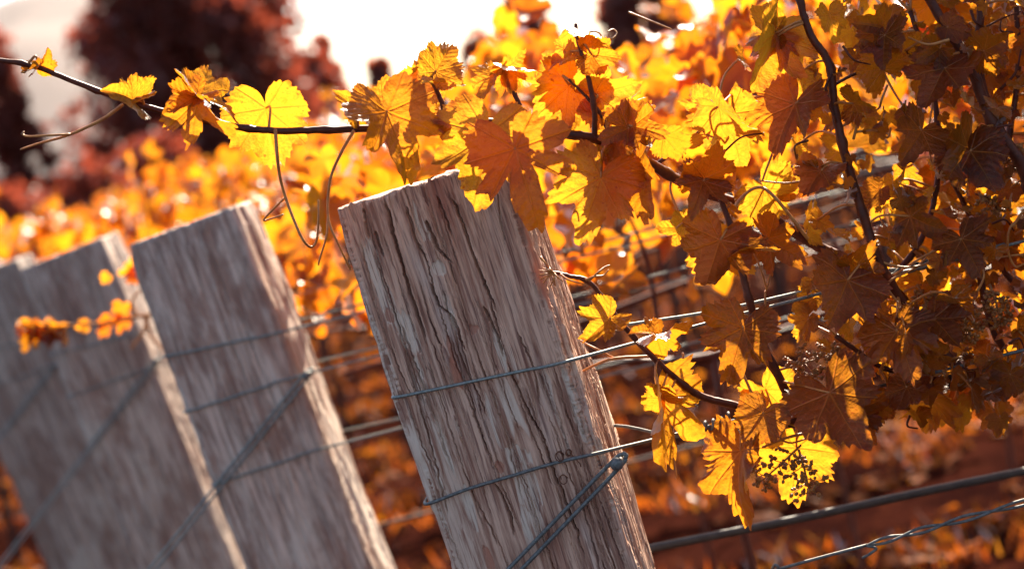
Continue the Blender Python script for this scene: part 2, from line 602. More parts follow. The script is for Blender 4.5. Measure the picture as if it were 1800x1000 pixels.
def rand_leaf_matrix(p, size, hang=.75, face=None):
    yd = Vector((random.gauss(0, .6), random.gauss(0, .6), -hang + random.gauss(0, .45)))
    zd = Vector((random.gauss(0, .7), random.gauss(0, .7) - .25, .75 + random.gauss(0, .4))) if face is None else face
    if yd.length < .1: yd = Vector((0, 0, -1))
    if abs(yd.normalized().dot(zd.normalized())) > .97: zd = zd + Vector((.5, -.6, 0))
    return leaf_matrix(p, yd, zd, size)


# ------------------------------------------------------------------ timber posts
def make_post(name, top, lean, yaw, W, D, seed, nfront, nside, zs, label, cracks=(), flare=.07, lean_y=0.0, grey=0.0, patches=(), dark=0.0):
    """rough sawn timber post with its top centre at `top`; local z runs along the post, local -y faces the camera"""
    ax = Vector((-math.sin(lean), math.sin(lean_y), math.cos(lean))).normalized()
    xl = Vector((math.cos(yaw), math.sin(yaw), 0))
    xl = (xl - ax * xl.dot(ax)).normalized()
    yl = ax.cross(xl)
    L = (top.z + .35) / ax.z
    org = top - ax * (top.z / ax.z)                # where the axis meets the ground
    Ltop = top.z / ax.z
    M = Matrix(((xl.x, yl.x, ax.x, org.x), (xl.y, yl.y, ax.y, org.y), (xl.z, yl.z, ax.z, org.z), (0, 0, 0, 1)))
    # outline, anticlockwise from the front left corner
    rc = .011
    def side(n): return (np.arange(n) + .5) / n
    P, Nn, S = [], [], []
    def add(p, n, s): P.append(p); Nn.append(n); S.append(s)
    hw, hd = W / 2, D / 2
    for t in side(nfront): add((-hw + rc + (W - 2 * rc) * t, -hd), (0, -1), -hw + rc + (W - 2 * rc) * t)
    for k in range(6):
        a = -math.pi / 2 + math.pi / 2 * (k + .5) / 6
        add((hw - rc + rc * math.cos(a), -hd + rc + rc * math.sin(a)), (math.cos(a), math.sin(a)), hw - rc + rc * 1.57 * (k + .5) / 6)
    for t in side(nside): add((hw, -hd + rc + (D - 2 * rc) * t), (1, 0), hw + rc * .57 + (D - 2 * rc) * t)
    for k in range(4):
        a = math.pi / 2 * (k + .5) / 4
        add((hw - rc + rc * math.cos(a), hd - rc + rc * math.sin(a)), (math.cos(a), math.sin(a)), hw + D - rc + .004 * k)
    for t in side(12): add((hw - rc - (W - 2 * rc) * t, hd), (0, 1), hw + D + (W - 2 * rc) * t)
    for k in range(4):
        a = math.pi / 2 + math.pi / 2 * (k + .5) / 4
        add((-hw + rc + rc * math.cos(a), hd - rc + rc * math.sin(a)), (math.cos(a), math.sin(a)), -hw - D + rc - .004 * k)
    for t in side(max(12, nside // 2)): add((-hw, hd - rc - (D - 2 * rc) * t), (-1, 0), -hw - rc * .57 - (D - 2 * rc) * (1 - t))
    for k in range(6):
        a = math.pi + math.pi / 2 * (k + .5) / 6
        add((-hw + rc + rc * math.cos(a), -hd + rc + rc * math.sin(a)), (math.cos(a), math.sin(a)), -hw + rc - rc * 1.57 * (1 - (k + .5) / 6))
    P, Nn, S = np.array(P), np.array(Nn), np.array(S)
    Z = Ltop - np.array(zs)                        # zs: distances below the top
    Z = np.append(Z, Ltop - L)
    ns, nz = len(P), len(Z)
    s, z = np.meshgrid(S, Z)
    zz = z + .012 * pn(s * 6, z * 3, seed)          # grain wanders
    ss = s + .003 * pn(s * 4, z * 5, seed + 1)
    h = .0035 * pn(s * 14, z * 3, seed + 2) + .0010 * pn(ss * 70, zz * 5, seed + 3) + .0011 * pn(ss * 210, zz * 9, seed + 4) + .0008 * pn(ss * 420, zz * 16, seed + 14)
    # flakes of the outer wood still standing
    pl = pn(ss * 32, zz * 4.2, seed + 5) + .55 * pn(ss * 85, zz * 14, seed + 6)
    plate = sst(.22, .30, pl)
    h += .0019 * plate
    deep = sst(.45, .62, pn(ss * 26, zz * 3.0, seed + 7) + .35 * pn(ss * 120, zz * 20, seed + 8))
    h -= .0022 * deep
    xpale, xred = np.zeros_like(h), np.zeros_like(h)
    for pcx, pcz, pw, pl_, kind in patches:
        e = np.sqrt(((s - pcx) / pw) ** 2 + ((z - pcz) / pl_) ** 2) + .45 * pn(ss * 130, zz * 22, seed + 16) + .25 * pn(ss * 330, zz * 40, seed + 17)
        m_ = sst(1.05, .90, e)
        h -= .0014 * m_
        if kind == 'pale': xpale = np.maximum(xpale, m_)
        else: xred = np.maximum(xred, m_)
    R = np.random.default_rng(seed)
    allc = list(cracks)
    nrand = 60 if nfront < 100 else 170
    for _ in range(nrand):
        x0 = R.uniform(-hw, hw + D * .9)
        z0 = Ltop - R.uniform(-.05, .85)
        ln = R.uniform(.05, .34)
        allc.append(([(x0, z0), (x0 + R.uniform(-.006, .006), z0 - ln * .5), (x0 + R.uniform(-.01, .01), z0 - ln)], R.uniform(.0006, .0011), R.uniform(.002, .006)))
    for pts, w, dep in allc:
        zc = np.array([p[1] for p in pts]); xc = np.array([p[0] for p in pts])
        o = np.argsort(zc)
        zc, xc = zc[o], xc[o]
        xx = np.interp(Z, zc, xc) + .0010 * pn(Z * 26, Z * 0 + xc[0] * 50, seed) + .0012 * pn(Z * 90, Z * 0 + xc[0] * 70, seed) + .0009 * pn(Z * 260, Z * 0 + xc[0] * 90, seed)
        env = np.minimum(sst(zc[0], zc[0] + (zc[-1] - zc[0]) * .22, Z), 1 - sst(zc[-1] - (zc[-1] - zc[0]) * .12, zc[-1], Z))
        rows = np.where(env > .02)[0]
        if len(rows) == 0: continue
        d = (S[None, :] - xx[rows][:, None])
        ww = w * .62 * (.5 + .8 * env[rows] + .4 * pn(Z[rows] * 40, Z[rows] * 0 + 3, seed))[:, None]
        h[rows] -= (dep * env[rows])[:, None] * np.exp(-(d / ww) ** 2)
        h[rows] += (.0007 * env[rows])[:, None] * np.exp(-((d - 2.2 * ww) / (1.4 * ww)) ** 2)
    sc = 1 + flare * np.clip((Ltop - Z) / Ltop, 0, 1)
    edge = sst(.05, 0, Ltop - z)
    h -= edge * .0025
    X = P[None, :, 0] * sc[:, None] + Nn[None, :, 0] * h
    Y = P[None, :, 1] * sc[:, None] + Nn[None, :, 1] * h
    # ragged top edge, and the left arris knocked about
    zt = z + sst(.03, 0, Ltop - z) * (.007 * pn(s * 45, s * 0, seed + 9) + .005 * pn(s * 160, s * 0, seed + 10) - .002)
    chip = sst(.35, .75, pn(z * 16, z * 0 + 5, seed + 11)) * np.exp(-((s + hw) / .010) ** 2)
    X = X + chip * .007
    V = np.stack([X, Y, zt], -1).reshape(-1, 3)
    pale = sst(.26, .36, pl) * .85 * sst(-.1, .3, pn(s * 9, z * 4, seed + 15)) + .55 * np.exp(-((s + hw * .78) / (.30 * hw)) ** 2) * sst(-.25, .35, pn(s * 22, z * 3.2, seed + 12)) \
        + .9 * sst(hw * .95, hw * 1.05, s) * sst(hw + D, hw + D * .8, s) * .7
    pale = np.clip(np.maximum(pale, xpale), 0, 1)
    i0 = np.arange(nz - 1)[:, None] * ns
    k = np.arange(ns)[None, :]
    k2 = (k + 1) % ns
    F = np.stack([i0 + k, i0 + ns + k, i0 + ns + k2, i0 + k2], -1).reshape(-1, 4)
    # top: rings shrinking to the middle
    top_ring = V[:ns].copy()
    cen = np.array([0, 0, Ltop])
    Vt, Ft = [], []
    prev = np.arange(ns)
    nV = len(V)
    for f in (.97, .9, .7, .4, .08):
        ringv = top_ring * f + cen * (1 - f)
        ringv[:, 2] = Ltop + .0025 * pn(ringv[:, 0] * 90, ringv[:, 1] * 90, seed + 13) + .0015
        idx = nV + np.arange(ns)
        Vt.append(ringv); nV += ns
        Ft.append(np.stack([prev, np.roll(prev, -1), np.roll(idx, -1), idx], -1))
        prev = idx
    V = np.concatenate([V] + Vt)
    F = np.concatenate([F] + Ft)
    pale = np.concatenate([pale.ravel(), np.full(ns * 5, .6)])
    xred = np.concatenate([xred.ravel(), np.zeros(ns * 5)])
    root = empty(name, org, label, 'post', 'timber end posts of the vine rows')
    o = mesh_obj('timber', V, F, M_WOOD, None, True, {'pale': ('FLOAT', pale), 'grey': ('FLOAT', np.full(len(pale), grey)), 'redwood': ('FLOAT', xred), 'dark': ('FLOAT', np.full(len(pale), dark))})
    o.matrix_basis = M
    o.parent = root
    o.matrix_parent_inverse = WM[root.name].inverted()
    WM[o.name] = M
    root['_'] = 0
    del root['_']
    return root, M, Ltop, (W, D)


def face_hit(M, D, x, y, out=.0):
    """pixel ray on the front face of a post -> post-local point"""
    Mi = M.inverted()
    o = Mi @ CAMP
    d = Mi.to_3x3() @ (FWD + RIGHT * ((x - 900) / FPX) + UP * ((500 - y) / FPX))
    t = (-D / 2 - out - o.y) / d.y
    return o + d * t


ORD = ['near', 'second', 'third', 'fourth', 'fifth', 'sixth', 'seventh']
ROW_STEP = Vector((-.40, 1.20, 0))
PW, PD = .200, .135
# the near post first: plain frame to turn crack pixels into its face coordinates
_lean1, _yaw1 = rad(3.7), rad(-11)
_top1 = POST1.copy()
_ax = Vector((-math.sin(_lean1), 0, math.cos(_lean1))).normalized()
_xl = Vector((math.cos(_yaw1), math.sin(_yaw1), 0)); _xl = (_xl - _ax * _xl.dot(_ax)).normalized()
_yl = _ax.cross(_xl)
_org = _top1 - _ax * (_top1.z / _ax.z)
M1 = Matrix(((_xl.x, _yl.x, _ax.x, _org.x), (_xl.y, _yl.y, _ax.y, _org.y), (_xl.z, _yl.z, _ax.z, _org.z), (0, 0, 0, 1)))


def crk(pts, ox, oy, k, w, dep):
    out = []
    for a, b in pts:
        q = face_hit(M1, PD, ox + a / k, oy + b / k)
        out.append((q.x, q.z))
    return (out, w, dep)


A_, B_, C_ = (600, 290, 2.858), (700, 620, 2.633), (940, 430, 3.225)
cracks1 = [
    crk([(205, 140), (265, 370), (330, 590), (395, 790), (445, 935)], *A_, .0016, .012),
    crk([(325, 200), (380, 390), (445, 510)], *A_, .0014, .009),
    crk([(425, 270), (490, 420), (565, 505)], *A_, .0020, .010),
    crk([(540, 140), (610, 290), (670, 470), (740, 640), (800, 770)], *A_, .0014, .011),
    crk([(440, 580), (490, 700), (560, 760), (600, 880), (645, 950)], *A_, .0015, .010),
    crk([(710, 700), (780, 840), (825, 980)], *A_, .0014, .010),
    crk([(490, 10), (560, 190), (640, 340), (700, 480), (760, 660), (820, 820), (880, 1000)], *B_, .0013, .011),
    crk([(440, 590), (520, 740), (545, 860)], *B_, .0014, .009),
    crk([(100, 215), (140, 390)], *A_, .0018, .010),
    crk([(170, 330), (215, 470)], *A_, .0013, .008),
    crk([(470, 150), (520, 250), (560, 360)], *A_, .0010, .008),
    crk([(40, -160), (85, 120), (135, 350), (205, 620), (275, 880), (330, 1060)], *C_, .0034, .020),
    crk([(850, 80), (905, 380), (1010, 640), (1100, 860), (1160, 1010)], *B_, .0018, .012),
    crk([(60, 120), (130, 330), (180, 520), (250, 800)], *B_, .0010, .007),
    crk([(330, 620), (420, 780), (470, 900)], *B_, .0009, .006),
]
patch1 = []
for x, y, hw_, hl_, kd in [(742, 395, 9, 32, 'pale'), (772, 472, 12, 14, 'pale'), (867, 740, 8, 46, 'pale'), (911, 806, 20, 27, 'pale'), (935, 852, 12, 42, 'pale'), (928, 916, 10, 30, 'pale'),
                           (668, 500, 13, 90, 'pale'), (716, 590, 15, 42, 'pale'), (735, 660, 11, 50, 'pale'), (790, 545, 6, 34, 'pale'), (1000, 700, 7, 60, 'pale'), (830, 900, 7, 44, 'pale'), (880, 620, 6, 40, 'pale'),
                           (796, 615, 7, 28, 'red'), (834, 578, 7, 9, 'red'), (803, 655, 8, 28, 'red'), (880, 822, 8, 10, 'red'), (684, 556, 6, 12, 'red'), (860, 980, 9, 26, 'red'), (950, 480, 8, 60, 'red')]:
    q = face_hit(M1, PD, x, y)
    patch1.append((q.x, q.z, hw_ * .00066, hl_ * .00066, kd))
zs1 = np.concatenate([np.linspace(0, .62, 500), np.linspace(.625, 1.5, 40)])
post1, M1, LT1, _ = make_post('fence_post', _top1, _lean1, _yaw1, PW, PD, 21, 300, 110, zs1,
                              'sharp cracked timber post wrapped by two wires under the overhanging leaves', cracks1, .07, 0.0, 0.0, patch1)
zs2 = np.concatenate([np.linspace(0, .95, 230), np.linspace(.96, 1.5, 15)])
spec = [  # pixel of top centre, depth, lean, yaw, seed, label
    (336, 393, 4.02, 6.3, -11, 31, 'second timber post from the sharp one, grey and slightly blurred with a diagonal guy wire'),
    (122, 442, 5.20, 7.4, -10, 47, 'third timber post from the sharp one, blurred, orange sprigs before its face'),
    (-14, 474, 6.40, 8.0, -10, 59, 'fourth timber post from the sharp one, cut by the left edge'),
    (-64, 486, 7.60, 8.5, -6, 73, 'dim fifth timber post mostly hidden at the far left edge'),
]
posts = [(post1, M1, LT1)]
for (x, y, d, ln, yw, sd, lab), gy_, vign_ in zip(spec, (.85, .9, .95, .95), (0.0, .22, .42, .55)):  # last tuple: painted vignette, stronger towards the left edge
    p, Mm, lt, _ = make_post('fence_post', px(x, y, d), rad(ln), rad(yw), PW, PD, sd, 90, 36, zs2, lab, (), .07, 0.0, gy_, (), vign_)
    posts.append((p, Mm, lt))


def nail_on(post, M, lx, lz, r=.0066):
    V, F = [], []
    p0 = Vector((lx, -PD / 2 + .02, lz)); p1 = Vector((lx, -PD / 2 - .016, lz))
    tube([p0, p1], r * .55, 10, V, F)
    tube([p1 + Vector((0, .001, 0)), p1 + Vector((0, -.003, 0)), p1 + Vector((0, -.006, 0))], [r * 1.1, r * 1.15, r * .7], 14, V, F)
    o = mesh_obj('nail', [M @ v for v in V], F, M_GUY, post)
    return M @ Vector((lx, -PD / 2 - .008, lz))


def loc(M, x, y, z): return M @ Vector((x, y, z))


# ------------------------------------------------------------------ wires of the near row
R_W = .0019


def wire_thing(name, label, cat='wire', group=None, at=None):
    return empty(name, at, label, cat, group)


def wrap_path(M, zl, zr, W=PW, D=PD, wf=1.03, g=.004, dip=0.0):
    """front run of a wire on a post from its right arris round the left side to the back"""
    hw, hd = W / 2 * wf, D / 2 * wf
    pts = [(hw * .97, -hd - g, zr), (hw * .5, -hd - g * .9, zr + (zl - zr) * .24 - dip),
           (0, -hd - g * .8, zr + (zl - zr) * .5 - dip), (-hw * .5, -hd - g * .8, zr + (zl - zr) * .76 - dip), (-hw * .92, -hd - g * .9, zl),
           (-hw - g * .8, -hd * .75, zl), (-hw - g, 0, zl + .002), (-hw - g, hd * .7, zl + .002), (-hw * .9, hd + g, zl + .002)]
    return [loc(M, *p) for p in pts]


# upper wire: in along the row, across the face, round the back and out again
def upper_wire():
    a = face_hit(M1, PD, 722, 690); b = face_hit(M1, PD, 1030, 624)
    t = wire_thing('trellis_wire', 'thin upper wire looped across the sharp post and running up through the leaves', 'wire', 'wires of the near row', loc(M1, 0, -PD / 2, a.z))
    front = wrap_path(M1, a.z, b.z)
    out1 = [on_row(x, y, .03) for x, y in ((1800, 424), (1690, 452), (1620, 470), (1530, 492), (1400, 527), (1250, 566))]
    tube_obj('wire', out1 + front, R_W, M_WIRE, t, 8, 5)
    end = front[-1]
    back = [end, loc(M1, PW * .3, PD * .53, b.z - .002), loc(M1, PW * .52, PD * .45, b.z + .012)] + \
           [on_row(x, y, -.02) for x, y in ((1250, 548), (1400, 515), (1530, 485), (1620, 466), (1685, 450), (1800, 420))]
    tube_obj('return_wire', back, R_W, M_WIRE, t, 8, 5)
    # the twisted join where the two strands meet
    A, B = on_row(1530, 489, .012), on_row(1690, 449, .012)
    for ph in (0, 2.1, 4.2):
        p = []
        for i in range(60):
            f = i / 59
            c = A.lerp(B, f)
            an = f * 16 + ph
            p.append(c + ROWN * (.0042 * math.cos(an)) + Vector((0, 0, .0042 * math.sin(an))))
        tube_obj('twist', p, .0016, M_GUY, t, 6, 1)


def mid_wire():
    a = face_hit(M1, PD, 778, 876); b = face_hit(M1, PD, 1072, 788)
    t = wire_thing('trellis_wire', 'lower wire tied across the sharp post above the guy wire nail', 'wire', 'wires of the near row', loc(M1, 0, -PD / 2, a.z))
    front = wrap_path(M1, a.z, b.z, wf=1.05, dip=-.003)
    run = [on_row(x, y, .02) for x, y in ((1900, 590), (1700, 640), (1500, 690), (1380, 718), (1278, 742), (1200, 760))]
    tube_obj('wire', run + front, R_W * 1.05, M_GUY, t, 8, 5)
    s = [front[-1], loc(M1, PW * .3, PD * .55, b.z), loc(M1, PW * .54, PD * .4, b.z + .006)] + [on_row(x, y, .004) for x, y in ((1180, 766), (1215, 758))]
    tube_obj('return_wire', s, R_W, M_GUY, t, 8, 5)
    # coils where the tail is wound on to the run
    A, B = on_row(1196, 760, .018), on_row(1284, 738, .018)
    p = []
    for i in range(110):
        f = i / 109
        an = f * 2 * math.pi * 6.3
        rr_ = .0052 if f < .97 else .009
        p.append(A.lerp(B, f) + ROWN * (rr_ * math.cos(an)) + Vector((0, 0, rr_ * math.sin(an))))
    tube_obj('coil', p, .0017, M_GUY, t, 6, 1)
    # little rusty twist of tie wire on the face
    q = face_hit(M1, PD, 985, 800, .006)
    for k, (dx, dz, r, nt_) in enumerate(((0, 0, .0052, 2.2), (.011, .001, .0036, 3.0), (-.004, -.026, .0050, 1.5))):
        c = Vector((q.x + dx, -PD / 2 * 1.05 - .007, q.z + dz))
        p = []
        for i in range(40):
            f = i / 39
            an = f * nt_ * 2 * math.pi
            p.append(M1 @ (c + Vector((r * math.cos(an) * (1 - .4 * f), -.003 * math.sin(an * .5), r * math.sin(an)))))
        tube_obj('tie_wire', p, .0006, M_RUST, t, 5, 1)
    e = face_hit(M1, PD, 1022, 818, .006)
    tube_obj('tie_wire', [M1 @ Vector((q.x + .012, -PD / 2 * 1.05 - .006, q.z)), M1 @ Vector((q.x + .02, -PD / 2 * 1.05 - .014, q.z - .012)), M1 @ Vector((e.x, -PD / 2 * 1.05 - .007, e.z))], .0008, M_RUST, t, 5, 6)


def guy(post, M, npx, ends, label, r=.0024, spread=.011, mat=M_GUY):
    q = face_hit(M, PD, *npx, .008)
    n = nail_on(post, M, q.x, q.z)
    t = empty('guy_wire', n, label, 'wire', 'guy wires of the end posts')
    a = face_hit(M, PD, *ends, .012)
    dr = Vector((a.x - q.x, 0, a.z - q.z))
    dr.normalize()
    # straight on to an anchor in the ground
    qq = Vector((q.x, -PD / 2 - .010, q.z))
    L = (M @ qq).z / max(.2, -(M.to_3x3() @ dr).z) * .98
    perp = Vector((-dr.z, 0, dr.x))
    endp = qq + dr * L + Vector((0, -.25, 0))
    side = spread / 2
    yf = -PD / 2 * 1.05 - .0085
    def arm(sg):
        out = []
        for f in np.linspace(0, 1, 14):
            q2 = qq + dr * (.012 + (L - .012) * f) + perp * sg * side * (.95 + .5 * f)
            q2.y = yf - .22 * max(0, f - .25)
            out.append(q2)
        return out
    pts = arm(1)[::-1] + [qq - dr * .010 + perp * side * .5, qq - dr * .0125, qq - dr * .010 - perp * side * .5] + arm(-1)
    tube_obj('wire', [M @ p for p in pts], r, mat, t, 8, 6)
    return t


upper_wire()
mid_wire()
guy(post1, M1, (1086, 812), (905, 1000), 'doubled guy wire hooked over the nail low on the sharp post')

# wires low on the right
p = [on_row(x, y, -.55) for x, y in ((700, 1052), (1000, 993), (1150, 962), (1400, 912), (1600, 869), (1800, 828), (2100, 770))]
tag(tube_obj('drip_hose', p, .0060, M_TUBE, None, 10, 6)[0], 'dark plastic drip hose running behind the sharp post low on the right', 'hose')
t = wire_thing('trellis_wire', 'bottom wire with a twisted joint and loose tail in the lower right corner', 'wire', 'wires of the near row', on_row(1600, 945, .06))
A, B, C, E = (on_row(x, y, .06) for x, y in ((1150, 1062), (1522, 958), (1800, 884), (2050, 815)))
tube_obj('wire', [A, on_row(1370, 999, .06), B], R_W, M_GUY, t, 8, 4)
for ph in (0, math.pi):
    p = []
    for i in range(130):
        f = i / 129
        an = f * 20 + ph + 1.5 * math.sin(f * 5)
        rr_ = .0030 if f < .55 else .0042
        p.append(B.lerp(E, f) + ROWN * (rr_ * math.cos(an)) + Vector((0, 0, rr_ * math.sin(an))))
    tube_obj('strand', p, .0018, M_GUY, t, 6, 1)
tube_obj('wire_tail', [B + ROWN * .003, on_row(1540, 963, .064), on_row(1530, 972, .066), on_row(1516, 980, .066)], .0017, M_GUY, t, 6, 5)
tube_obj('coil', [on_row(1358, 998, .06), on_row(1362, 992, .066), on_row(1368, 996, .066), on_row(1366, 1004, .06)], .0019, M_GUY, t, 6, 5)

# ------------------------------------------------------------------ the near vine
vine_base = on_row(2080, 600, -.02); vine_base.z = 0.0
vine = empty('grapevine', vine_base, 'near golden grapevine in sharp focus trailing over the post top from the right', 'grapevine', 'grapevines on the trellis rows')
KPX = 2.8 / FPX                                     # metres per pixel at the near row
CANE_PTS = []                                       # samples along every cane for the stalks to join


def cane(pts, rpx, off=0.0, mat=M_CANE, name='cane', sides=9, wob=.0004, reg=True):
    offs = off if hasattr(off, '__len__') else [off] * len(pts)
    w = [on_row(x, y, o) for (x, y), o in zip(pts, offs)]
    rs = [r * KPX for r in (rpx if hasattr(rpx, '__len__') else [rpx, rpx])]
    ps = smooth_path(w, 8)
    n = len(ps)
    rr = np.interp(np.linspace(0, 1, n), np.linspace(0, 1, len(rs)), rs)
    # swollen nodes
    L = 0.0
    for i in range(1, n):
        L += (ps[i] - ps[i - 1]).length
        if name == 'cane': rr[i] *= 1 + .28 * math.exp(-(((L % .085) - .04) / .005) ** 2)
    ps = [q + Vector((random.uniform(-1, 1), random.uniform(-1, 1), random.uniform(-1, 1))) * wob for q in ps]
    V, F = tube(ps, list(rr), sides)
    o = mesh_obj(name, V, F, mat, vine)
    if reg: CANE_PTS.extend(ps)
    return o


main_cane = cane([(-30, 102), (60, 117), (150, 152), (230, 180), (330, 207), (410, 222), (482, 230), (560, 229), (630, 227), (700, 222), (770, 209), (850, 214),
                  (900, 220), (980, 234), (1040, 243), (1100, 262), (1150, 292), (1220, 330), (1330, 372), (1450, 440), (1560, 500), (1640, 600), (1700, 660)],
                 [4.2, 4.6, 5.2, 5.6, 6, 6.4, 6.6, 7, 8.5, 9, 9.5, 10, 10, 10], [.09] * 14 + [.085, .06, .03, -.03, -.05, -.05, -.04, -.03, -.02])
cane([(1398, -60), (1406, 0), (1425, 62), (1458, 115), (1467, 190), (1490, 290), (1520, 385), (1545, 460), (1590, 540), (1622, 610), (1640, 665)], [5.5, 7, 8, 8.5, 9.5], [.05] * 8 + [.03, .02, .0])
cane([(1600, -70), (1640, 10), (1672, 62), (1705, 112), (1735, 195), (1772, 255), (1800, 300), (1828, 400), (1845, 520), (1850, 625)], [8, 9, 11, 12, 12], .04)
cane([(1726, -60), (1724, 20), (1718, 110), (1742, 210)], [6, 7, 8], .01)
cane([(1262, 340), (1285, 398), (1300, 460), (1318, 530), (1335, 590), (1368, 660), (1405, 738)], [4.5, 6, 7, 8.5], [.06, .07, .07, .07, .06, .05, .02])
cane([(968, 478), (1000, 485), (1040, 500), (1090, 565), (1145, 625), (1200, 675), (1235, 697), (1290, 712), (1335, 724), (1400, 742)], [3, 4, 5, 6, 7, 8], [.09, .09, .09, .08, .08, .07, .06, .05, .04, .02])
cane([(1046, 243), (1044, 190), (1030, 120), (1016, 75), (1012, 42)], [5, 4.5, 3.6, 2.4], [.085, .09, .095, .095, .095])
cane([(1075, 250), (1058, 205), (1030, 170), (1000, 140)], [4, 3, 2], .085)
cane([(924, 222), (915, 190), (900, 155), (888, 118)], [5, 4, 2.4], .095)
cane([(784, 212), (778, 185), (764, 150), (748, 112)], [5.5, 4, 2.4], .095)
cane([(1150, 292), (1190, 262), (1240, 222), (1262, 190)], [4, 3, 2], .0)
cane([(1640, 660), (1590, 655), (1540, 640), (1470, 590)], [5, 5, 4], .02)
cane([(1560, 500), (1620, 420), (1650, 300), (1640, 160), (1600, 20)], [6, 5, 5, 4], -.06)
cane([(1845, 560), (1760, 470), (1690, 350), (1640, 240)], [6, 5, 4], -.08)
cane([(1780, 640), (1740, 560), (1720, 430), (1760, 300), (1790, 120), (1780, -60)], [7, 7, 6, 5], -.10)
cane([(1466, 150), (1500, 132), (1530, 125), (1550, 122)], [3, 2.5, 2], .05)
cane([(1470, 215), (1452, 160), (1462, 130)], [3, 2], .055)
cordon = cane([(1378, 748), (1420, 735), (1470, 716), (1560, 694), (1680, 668), (1800, 642), (1930, 610), (2060, 590), (2080, 640)], [6, 9, 11, 12, 13, 15, 20, 24], .0, M_BARK, 'cordon', 12, .0016)
tb = on_row(2080, 630, 0)
tube_obj('trunk', [Vector((tb.x, tb.y, tb.z + .02)), Vector((tb.x + .02, tb.y, .8)), Vector((tb.x - .02, tb.y + .01, .4)), Vector((tb.x, tb.y, -.05))], [.024, .027, .03, .036], M_BARK, vine, 12, 8, .0015)

CP = np.array([[q.x, q.y, q.z] for q in CANE_PTS])


def stalk(leafo, base, maxd=.13, r=.0013, mat=M_SHOOT, frm=None):
    d = CP - np.array(base)
    dist = np.sqrt((d ** 2).sum(1))
    i = int(np.argmin(np.where(dist < .012, 9, dist)))
    if dist[i] > maxd: return
    c = Vector(CP[i])
    mid = c.lerp(base, .5) + Vector((random.uniform(-.008, .008), random.uniform(-.008, .008), .012 * random.random()))
    V, F = tube(smooth_path([c, mid, base], 5), [r * 1.3, r, r], 6)
    mesh_obj('leaf_stalk', V, F, mat, leafo)


def hero(bx, by, tx, ty, size, roll=0, sgn=1, off=0.0, fold=.15, droop=.2, ripple=.06, tint=.2, lobes=1.0, st=True, cup=0.0):
    if bx < 1130 and by < 330: off += .06
    B = on_row(bx, by, off)
    dep = (B - CAMP).dot(FWD)
    e = RIGHT * (tx - bx) - UP * (ty - by)
    ln = math.hypot(tx - bx, ty - by)
    k_ = (.93 if bx < 640 else .86) if bx < 1130 else (.80 if bx < 1400 else .72)
    if by > 640: k_ = .92
    if bx > 1130 and by < 640: roll += random.uniform(-28, 28)
    fold = fold * 1.5 + .06
    tx, ty, size = bx + (tx - bx) * k_, by + (ty - by) * k_, size * k_
    ln *= k_
    S = max(size, ln * 1.01)
    c = max(.15, min(1, ln / S))
    y = e.normalized() * c - FWD * (sgn * math.sqrt(1 - c * c))
    z = -FWD
    z = (z - y * z.dot(y)).normalized()
    z = Matrix.Rotation(rad(roll), 3, y) @ z
    seed = int(bx * 7 + by * 13)
    tpl = leaf_template(seed, 220, 6, fold, droop, ripple, cup, lobes)
    M = leaf_matrix(B, y, z, S * dep / FPX)
    o = leaf_obj(leaf_mesh('leaf', tpl, M_LEAF, tint), M, vine)
    if st: stalk(o, B)
    return o


